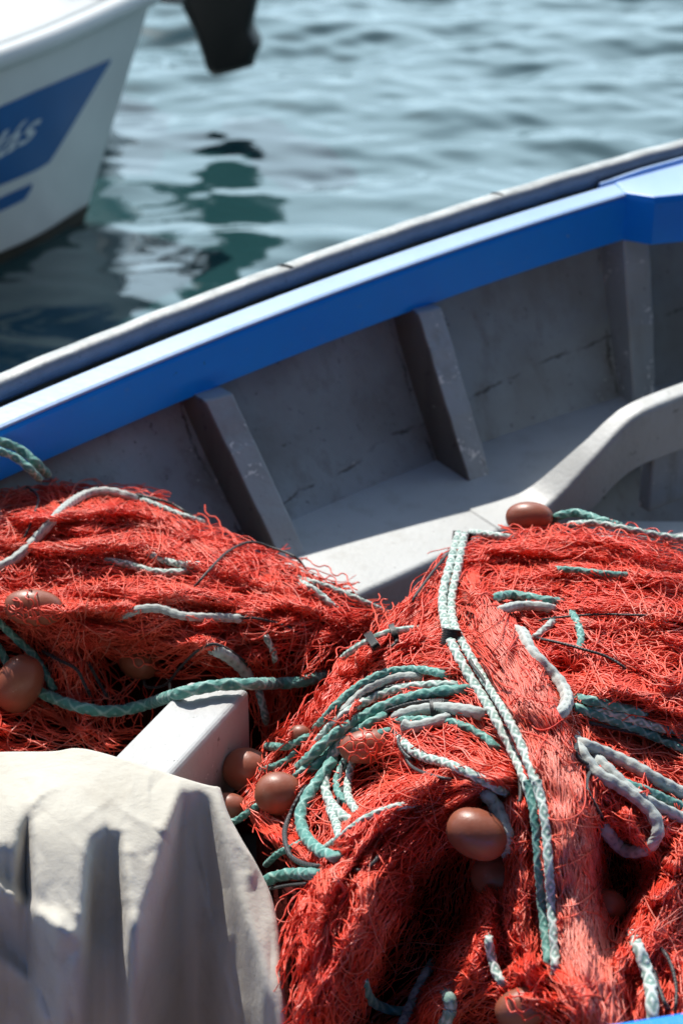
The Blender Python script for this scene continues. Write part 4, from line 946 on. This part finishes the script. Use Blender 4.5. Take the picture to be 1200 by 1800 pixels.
FLOATS = [
 (R, (930, 910), 42, 28, .05, .15, .016, 'brown float on the very top of the larger net, against the white deck'),
 (L, (34, 1202), 52, 40, -1.15, .25, .075, 'brown float on the teal rope at the left edge'),
 (R, (434, 1354), 43, 39, .3, .45, -.005, 'brown float touching the end of the pale beam, behind the front one'),
 (R, (490, 1396), 42, 39, .15, .20, .030, 'round brown float in front, wrapped by red twine'),
 (R, (404, 1420), 32, 26, .2, .3, .0, 'brown float half hidden by the canvas edge'),
 (R, (648, 1312), 52, 30, -.12, .1, .004, 'pale topped brown float half buried under the teal arches'),
 (R, (838, 1466), 55, 43, .45, .15, .055, 'dark oval brown float in the hollow under the grey curved rope'),
 (R, (878, 1546), 52, 40, .4, .1, .002, 'shaded brown float deep under the dark oval one'),
 (L, (60, 1068), 52, 32, .1, .2, -.018, 'brown float veiled by netting above the left edge float'),
 (L, (246, 1164), 36, 31, .2, .5, .0, 'shaded brown float in the hole above the pale beam'),
 (R, (1068, 1594), 32, 30, .5, .3, -.004, 'shaded brown float right of the faded pink strip'),
 (R, (918, 1772), 48, 34, -.25, .1, .010, 'brown float at the bottom under the frayed tuft'),
 (R, (527, 1292), 20, 18, .2, .5, .004, 'small pale brown float above the front ones'),
]
for f in FLOATS: net_float(*f)

# ------------------------------------------------------------------ open meshes lying over the floats and ropes
def bumped(surf):
    import copy
    b = copy.copy(surf); b.t = surf.t.copy()
    for sf, c, rx, ry, ang, tilt, h, *_ in FLOATS:
        if sf is not surf: continue
        t0 = float(surf.depth(c[0], c[1])); x = (GXX-c[0])*math.cos(ang)+(GYY-c[1])*math.sin(ang); y = -(GXX-c[0])*math.sin(ang)+(GYY-c[1])*math.cos(ang)
        q = (x/(rx*1.04))**2+(y/(ry*1.04))**2; b.t = np.where(q < 1, np.minimum(b.t, t0-h-np.sqrt(np.clip(1-q, 0, 1))*ry*t0/FPX*1.06-.002), b.t)
    b.t = np.apply_along_axis(lambda a: smooth1(a, 1), 0, b.t); return b
def open_mesh(root, surf, patches, seed):
    r = np.random.default_rng(seed)
    for spine, hw, gap, per, h0 in patches:
        sp = catmull(np.array(spine, float), 4); L = len(sp); tg = np.gradient(sp, axis=0); tg /= np.linalg.norm(tg, axis=1, keepdims=True); nm = np.stack([-tg[:, 1], tg[:, 0]], 1)
        tot = np.linalg.norm(np.diff(sp, axis=0), axis=1).sum(); m = max(3, int(2*hw/gap)); K = int(tot/3.5)
        u = np.linspace(0, 1, K)[None]+np.zeros((m, 1)); idx = np.arange(m)[:, None]; y = (idx-(m-1)/2)*gap
        f, p = r.uniform(.5, 1.4, 3), r.uniform(0, 6.28, 6)
        opening = .35+.65*np.abs(np.sin(u*math.pi*f[2]*2+p[4]+y/hw*1.4))
        y = y*(.45+.75*np.abs(np.sin(u*math.pi*f[0]+p[0])))+hw*.3*np.sin(u*6*f[1]+p[1])
        z_ = gap*.5*opening*np.tanh(2.0*np.sin(math.pi*(u*tot/per+idx)+.9*np.sin(u*9+p[2]+idx*.2)))*.95 + r.normal(0, 1.0, (m, 1))*np.sin(u*tot/30+idx)
        i = np.minimum((u*(L-1)).astype(int), L-2); a = (u*(L-1)-i)[..., None]; q = sp[i]*(1-a)+sp[i+1]*a+nm[i]*(y+z_)[..., None]
        h = h0+.0025*np.sin(u*tot/24+idx*.6+p[3])-.025*np.clip(1-np.minimum(u, 1-u)*tot/30, 0, 1)**1.5
        V, F = tubes(surf.at(q[..., 0], q[..., 1], h), np.full(m, .00125), 5)
        o = mesh_obj('open_netting', V, F, M['net'], None, True); o.parent = root; o.location = -root.location; o['label'] = 'open diamond meshes of red twine'
open_mesh(net_left, bumped(LEFT), [([(120, 960), (220, 985), (330, 1000), (470, 1010)], 34, 13, 17, .007), ([(10, 1050), (60, 1085), (140, 1105), (240, 1110), (340, 1100)], 36, 14, 18, .006), ([(20, 1040), (50, 1075), (110, 1100)], 34, 15, 17, .006),
    ([(200, 1130), (260, 1150), (330, 1165)], 26, 13, 16, .006), ([(350, 900), (430, 965), (520, 1005), (620, 1050)], 24, 12, 18, .008), ([(150, 900), (240, 920), (340, 950)], 26, 12, 17, .008), ([(430, 1060), (520, 1085), (620, 1110)], 28, 13, 17, .008)], 71)
open_mesh(net_right, bumped(RIGHT), [([(570, 1330), (640, 1310), (720, 1300), (800, 1310)], 34, 15, 18, .006), ([(600, 1290), (650, 1325), (700, 1390)], 26, 14, 17, .006), ([(880, 925), (960, 935), (1060, 940), (1180, 950)], 22, 13, 17, .010), 
    ([(1000, 1110), (1080, 1130), (1180, 1150)], 36, 13, 17, .009), ([(1010, 1180), (1090, 1200), (1200, 1215)], 30, 13, 17, .008), ([(690, 1060), (650, 1120), (590, 1190)], 26, 12, 17, .009), ([(760, 1110), (690, 1150), (630, 1200)], 26, 12, 17, .009),
    ([(860, 1560), (880, 1640), (900, 1740)], 26, 12, 17, .010), ([(1040, 1360), (1080, 1420), (1150, 1450)], 34, 13, 17, .008), ([(1150, 1590), (1110, 1660), (1080, 1700)], 26, 12, 16, .010), ([(880, 1745), (930, 1760), (980, 1790)], 30, 14, 17, .006)], 72)

# ------------------------------------------------------------------ canvas cover
class Canvas(Surf):
    """cloth lying on a load: gentle on top, dropping steeply below the line where it breaks over the edge"""
    def __init__(s):
        z = rbf([(-200, 1330, .70), (0, 1322, .70), (160, 1311, .705), (300, 1340, .70), (368, 1376, .695), (-200, 1450, .705), (0, 1450, .708), (100, 1440, .715), (200, 1450, .70), (320, 1440, .692), (100, 1630, .645), (235, 1640, .64), (0, 1560, .67), (-200, 1570, .67),
                 (392, 1412, .685), (400, 1530, .637), (430, 1500, .645), (430, 1630, .60), (480, 1600, .60), (490, 1750, .55), (520, 1900, .47)])
        yb = np.interp(GX, *np.array([(-440, 1540), (-330, 1580), (-240, 1530), (-150, 1590), (-60, 1550), (-20, 1520), (10, 1470), (24, 1500), (36, 1442), (54, 1438), (64, 1560), (100, 1612), (128, 1622), (148, 1604), (154, 1500), (162, 1456), (186, 1440), (212, 1462), (221, 1560), (232, 1642), (248, 1606), (266, 1540), (288, 1490), (304, 1436), (320, 1396), (338, 1376), (372, 1390), (384, 1450), (408, 1530), (440, 1630), (460, 1710), (485, 1770), (520, 1850), (1460, 1900)]).T)
        jag = np.random.default_rng(9); yb = yb + 7*np.sin(GX/13.0)+5*np.sin(GX/5.3+1)+6*np.sin(GX/29.0+2)
        d = rays(GXX, GYY); t = (z-CAM_H)/d[..., 2]; f = .13
        jb = np.clip(((yb-GY[0])/5).round().astype(int), 0, len(GY)-1); ix = np.arange(len(GX))
        zb = z[jb, ix]; tb = t[jb, ix]; y_b = d[jb, ix, 1]*tb
        low = np.clip((GYY-yb[None]-20)/230, 0, 1)*.8; y_b = y_b[None]*(1-low)+smooth1(y_b, 16)[None]*low; zb = zb[None]*(1-low)+smooth1(zb, 16)[None]*low
        tv = (y_b - f*(zb-CAM_H))/(d[..., 1]-f*d[..., 2])
        t = np.where(GYY > yb[None], np.minimum(tv, t+.6), t)
        for k in (2, 1):
            t = np.apply_along_axis(lambda a: smooth1(a, k), 0, t); t = np.apply_along_axis(lambda a: smooth1(a, k), 1, t)
        s.t = t
    def fold(s, line, wl, wr, amp, sharp=1.0):
        """a fold with its own width on either side; sharp 1 = crease, 2 = rounded"""
        line = np.array(line, float); d, pos = poly_dist(GXX, GYY, line, 1.0); i = np.minimum(pos.astype(int), len(line)-2)
        a = line[i]; b = line[i+1]; sg = (b[..., 0]-a[..., 0])*(GYY-a[..., 1])-(b[..., 1]-a[..., 1])*(GXX-a[..., 0])
        fade = np.clip(np.minimum(pos/(len(line)-1)/.3, (len(line)-1-pos)/(len(line)-1)/.25), 0, 1)
        s.t -= amp*fade*np.exp(-(d/np.where(sg > 0, wl, wr))**sharp)
CANVAS = Canvas()
CANVAS.fold([(-120, 1520), (0, 1562), (60, 1600), (120, 1642), (140, 1660)], 34, 16, .040, 1.6)
CANVAS.fold([(-120, 1640), (0, 1684), (50, 1728), (78, 1790), (90, 1880)], 30, 18, .034, 1.6)
CANVAS.fold([(236, 1600), (226, 1680), (224, 1760), (220, 1900)], 70, 26, .026, 1.5)
CANVAS.fold([(392, 1560), (398, 1650), (404, 1740), (420, 1880)], 26, 40, .020, 1.3)
CANVAS.fold([(150, 1640), (120, 1730), (110, 1850)], 20, 46, .016, 1.4)
CANVAS.fold([(322, 1430), (345, 1520), (372, 1620), (410, 1760), (440, 1900)], 40, 9, .016, 1.2)
CANVAS.fold([(412, 1450), (432, 1490), (442, 1530), (440, 1570)], 12, 7, .012, 1.4)
CANVAS.fold([(318, 1345), (316, 1385), (300, 1430), (262, 1500)], 14, 20, .008, 1.0)
CANVAS.fold([(52, 1430), (70, 1400), (76, 1360)], 14, 10, .007, 1.0)
rw = np.random.default_rng(40)
for k in range(60):                                                   # small creases on the top
    c = rw.uniform([-80, 1330], [345, 1600]); a = rw.choice([.35, 1.2, 2.3])+rw.normal(0, .35); ln = rw.uniform(35, 130); dd = np.array([math.cos(a), math.sin(a)])*ln/2; bend = rw.normal(0, 7, 2)
    CANVAS.fold([c-dd, c+bend, c+dd], rw.uniform(4, 14), rw.uniform(3, 9), rw.uniform(-.0035, .0065), rw.uniform(.8, 1.2))
for k in range(26):                                                   # long soft creases in the hanging part
    x = rw.uniform(-80, 480); y = rw.uniform(1560, 1720); CANVAS.fold([(x, y), (x+rw.normal(4, 12), y+100), (x+rw.normal(8, 20), y+230)], rw.uniform(5, 24), rw.uniform(5, 20), rw.uniform(-.008, .010), rw.uniform(1.0, 1.7))
def build_canvas():
    top = catmull(np.array([(-400, 1342), (-220, 1335), (-60, 1328), (0, 1324), (90, 1320), (130, 1311), (165, 1313), (230, 1326), (300, 1342), (352, 1360), (380, 1386)], float), 6)
    right = catmull(np.array([(380, 1386), (394, 1430), (418, 1476), (444, 1520), (468, 1572), (481, 1632), (488, 1712), (498, 1800), (508, 1930)], float), 6)
    nr, nc = 210, 310
    rt = resample(right, nr); tx = resample(top, nc); rows = []
    for i in range(nr):
        v = i/(nr-1); y_r, x_r = rt[i, 1], rt[i, 0]
        u = np.linspace(0, 1, nc); x = -400+(x_r+400)*u
        yt = np.interp(-400+(378+400)*u, tx[:, 0], tx[:, 1])
        rows.append(np.stack([x, yt + (v*(1940-yt)*(1-u**6)+u**6*(y_r-yt))], -1))
    Q = np.array(rows); P = CANVAS.at(Q[..., 0], Q[..., 1])
    back = [P[0]+np.array([0, dy, dz]) for dz, dy in [(-.20, .03), (-.10, .035), (-.035, .028), (-.010, .014)]]   # turned down behind
    P = np.concatenate([np.array(back), P], 0)
    ex = [P[:, -1]+np.array([dx, dy, dz]) for dz, dx, dy in [(-.008, .003, .008), (-.03, .004, .018), (-.09, .006, .03), (-.2, .008, .04)]]
    P = np.concatenate([P, np.stack(ex, 1)], 1)
    o = mesh_obj('canvas_cover', P.reshape(-1, 3), grid_faces(P.shape[0], P.shape[1]), M['canvas'], None, True); recenter(o)
    m = o.modifiers.new('thickness', 'SOLIDIFY'); m.thickness = .003; m.offset = -1
    tag(o, 'cream canvas cover draped in heavy folds beside the pale beam', 'canvas')
build_canvas()

# ------------------------------------------------------------------ moored boats
def moored_boat(name, bow_rim, bow_wl, rim_pts, wl_pts, axis, label, detail=True):
    root = empty(name, (float(rim_pts[-1][0]), float(rim_pts[-1][1]), 0)); tag(root, label, 'boat', 'white motor boats moored across the water')
    NS, NW = 90, 26
    rim = resample(catmull(np.array([bow_rim]+rim_pts), .05), NS); wl = resample(catmull(np.array([bow_wl]+wl_pts), .05), NS)
    ax = np.array([axis[0], axis[1], 0.]); ax /= np.linalg.norm(ax)
    def mirror(P):
        v = P-np.array(bow_rim); v[..., 2] = 0; along = (v*ax).sum(-1, keepdims=True)*ax; q = P.copy(); q[..., :2] = (np.array(bow_rim)+along-(v-along))[..., :2]; return q
    def hull(s, wv, off=0.0):
        """s along the side 0..1, wv 0 at the waterline .. 1 at the rim"""
        s = np.asarray(s, float); wv = np.asarray(wv, float); f = np.clip(s, 0, 1)*(NS-1)
        a = np.stack([np.interp(f, np.arange(NS), wl[:, k]) for k in range(3)], -1); b = np.stack([np.interp(f, np.arange(NS), rim[:, k]) for k in range(3)], -1)
        p = a+(b-a)*wv[..., None]; t = np.gradient(rim[:, :2], axis=0); t /= np.linalg.norm(t, axis=1, keepdims=True)
        n = np.stack([np.interp(f, np.arange(NS), -t[:, 1]), np.interp(f, np.arange(NS), t[:, 0])], -1)
        if (n.reshape(-1, 2)[0]*np.array([.5, -.87])).sum() < 0: n = -n
        bulge = .045*np.sin(np.pi*np.clip(wv, 0, 1))*np.minimum(1, s*4) + off
        p[..., :2] += n*bulge[..., None] if np.ndim(bulge) else n*bulge
        return p
    ss = np.linspace(0, 1, NS); ws = np.linspace(-.45, 1, NW); Sg, Wg = np.meshgrid(ss, ws, indexing='ij'); A = hull(Sg, Wg); Bm = mirror(A)
    def part(nm, V, F, mat, smooth=True, label=None):
        o = mesh_obj(nm, V, F, M[mat], None, smooth); o.parent = root; o.location = -root.location; fix_normals(o)
        if label: o['label'] = label
        return o
    ring = np.concatenate([A, Bm[:, ::-1]], 1); n, m = ring.shape[:2]
    F = grid_faces(n, m, True).tolist()+[list(range((n-1)*m, n*m))]
    part('hull', ring.reshape(-1, 3), F, 'boat_white')
    # rim: a rounded white rail, then a grey gutter and the raised deck
    ang = np.linspace(0, 2*math.pi, 14, endpoint=False)
    for nm, src in (('rim_rail', rim), ('rim_rail', mirror(rim))):
        t = np.gradient(src, axis=0); t /= np.linalg.norm(t, axis=1, keepdims=True); sd_ = np.cross(t, [0, 0, 1]); sd_ /= np.linalg.norm(sd_, axis=1, keepdims=True)
        V, F = sweep(np.stack([src+sd_*(.040*math.cos(a))+np.array([0, 0, .038*math.sin(a)+.012]) for a in ang], 1)); part(nm, V, F, 'boat_white', True)
    mr = mirror(rim); c = (rim+mr)/2; hw = np.linalg.norm(rim-mr, axis=1)/2
    def deck_line(inset, dz): k = np.clip(1-inset/np.maximum(hw, .02), 0, 1)[:, None]; a = c+(rim-c)*k; b = c+(mr-c)*k; return a+np.array([0, 0, dz]), b+np.array([0, 0, dz])
    a1, b1 = deck_line(0, -.02); a2, b2 = deck_line(.075, -.02); a3, b3 = deck_line(.085, .035); a4, b4 = deck_line(.13, .050)
    c4 = (a4+b4)/2+np.array([0, 0, .03])
    st = np.stack([a1, a2, a3, a4, c4, b4, b3, b2, b1], 1); part('deck', st.reshape(-1, 3), grid_faces(st.shape[0], st.shape[1]).tolist(), 'boat_white', False)
    tb = np.stack([deck_line(.070, -.012)[0], deck_line(.062, .030)[0], deck_line(.072, .040)[0], deck_line(.082, .030)[0]], 1); V, F = sweep(tb); part('toe_rail', V, F, 'boat_grey', True)
    if detail:
        # waterline band
        Sg, Wg = np.meshgrid(np.linspace(0, 1, NS), np.linspace(-.2, .055, 6), indexing='ij'); part('antifouling_band', hull(Sg, Wg, .006).reshape(-1, 3), grid_faces(NS, 6).tolist(), 'foul')
        def find(px, py):
            sg = np.linspace(0, .5, 400); wg = np.linspace(0, 1, 160); S2, W2 = np.meshgrid(sg, wg, indexing='ij'); u, v = project(hull(S2, W2)); k = np.argmin((u-px)**2+(v-py)**2)
            return S2.ravel()[k], W2.ravel()[k]
        def stripe(nm, up, lo, lbl):
            U = np.array([find(*p) for p in up]); Lo = np.array([find(*p) for p in lo])
            U = np.vstack([U, [1, U[-1, 1]+.02]]); Lo = np.vstack([Lo, [1, Lo[-1, 1]-.01]])
            U = resample(U, 60); Lo = resample(Lo, 60); k = np.linspace(0, 1, 10)[None, :, None]; Q = U[:, None]*(1-k)+Lo[:, None]*k
            part(nm, hull(Q[..., 0], Q[..., 1], .004).reshape(-1, 3), grid_faces(60, 10).tolist(), 'boat_blue', True, lbl)
        stripe('stripe', [(194, 104), (120, 134), (60, 160), (5, 184)], [(192, 110), (84, 286), (60, 300), (5, 323)], 'broad blue stripe on the white hull')
        stripe('stripe', [(57, 322), (40, 330), (5, 345)], [(54, 330), (44, 350), (5, 369)], 'narrow blue stripe on the white hull')
        # lettering wrapped on the stripe
        cu = bpy.data.curves.new('lettering', 'FONT'); cu.body = 'Lilás'; cu.shear = .42; cu.offset = .012; cu.resolution_u = 6
        to = bpy.data.objects.new('lettering_source', cu); COL.objects.link(to); dg = bpy.context.evaluated_depsgraph_get(); me = bpy.data.meshes.new_from_object(to.evaluated_get(dg)); bpy.data.objects.remove(to)
        n = len(me.vertices); co = np.empty(n*3); me.vertices.foreach_get('co', co); co = co.reshape(-1, 3)
        e1 = find(66, 236); e0 = find(4, 272); e2 = find(74, 188)
        slen = np.linalg.norm(np.diff(rim, axis=0), axis=1).sum(); h_m = .24
        x1 = co[:, 0].max(); cap_h = .72
        s_c = e1[0]+(x1-co[:, 0])*(h_m/cap_h)*.74/slen; slope = (e0[1]-e1[1])/max(1e-3, e0[0]-e1[0])
        w_c = e1[1]+(s_c-e1[0])*slope + co[:, 1]/cap_h*(e2[1]-e1[1])*1.0
        P = hull(s_c, w_c, .0075); me.vertices.foreach_set('co', P.ravel()); me.update(); me.materials.append(M['letter'])
        lo_ = bpy.data.objects.new('lettering', me); COL.objects.link(lo_); lo_.parent = root; lo_.location = -root.location; lo_['label'] = 'white slanted lettering on the blue stripe'
    return root
moored_boat('motor_boat', (-.655, 6.92, .735), (-.912, 6.766, 0), [(-1.075, 6.19, .705), (-1.75, 5.42, .68), (-3.3, 4.55, .66)], [(-1.15, 6.30, 0), (-1.78, 5.62, 0), (-3.2, 4.78, 0)], (-.257, -.154),
            'white motor boat with slanted lettering on a broad blue stripe, moored across the water')

# outboard motor on the transom of the next boat
def motor():
    root = empty('outboard_motor', (-.50, 8.0, .18)); tag(root, 'black outboard motor hanging over the water beyond the white boat', 'motor')
    D = 8.0
    def at(px, py, dy=0.0):
        d = rays(px, py); return CAM + d*((D+dy)/d[1])
    def slab(nm, poly, th, mat, bev=.03, taper=.8):
        P = np.array([at(*p) for p in poly]); c = P.mean(0); V = []
        for k, dy in ((taper, -th), (1, -th*.55), (1, th*.55), (taper, th)): V += [(c+(p-c)*np.array([k, 1, k])+np.array([0, dy, 0])) for p in P]
        n = len(P); F = [list(range(n))[::-1], list(range(3*n, 4*n))]
        for r_ in range(3): F += [[r_*n+j, r_*n+(j+1) % n, (r_+1)*n+(j+1) % n, (r_+1)*n+j] for j in range(n)]
        o = mesh_obj(nm, V, F, M[mat], None, True); o.parent = root; o.location = -root.location; fix_normals(o); bevel(o, bev, 3, 25); return o
    slab('cowling', [(340, -260), (365, -290), (440, -285), (470, -250), (468, -120), (455, -60), (350, -60), (335, -120)], .16, 'black_plastic')
    slab('midsection', [(300, -70), (322, 8), (342, 48), (358, 96), (364, 118), (378, 129), (405, 123), (448, 110), (451, 92), (461, 74), (444, 44), (454, 0), (466, -70)], .10, 'black_plastic', .012)
    slab('bracket', [(215, -42), (215, -8), (300, 2), (338, 4), (338, -40)], .09, 'metal', .012)
    # propeller shaft housing and blades behind the leg
    return root
motor()
moored_boat('motor_boat', (-4.6, 8.1, .78), (-4.35, 8.1, 0), [(-3.6, 7.72, .72), (-2.4, 7.62, .68), (-.93, 7.70, .64)], [(-3.5, 7.82, 0), (-2.4, 7.74, 0), (-1.02, 7.80, 0)], (1, .0),
            'plain white boat hidden behind the lettered one, its stern carrying the black motor', False)
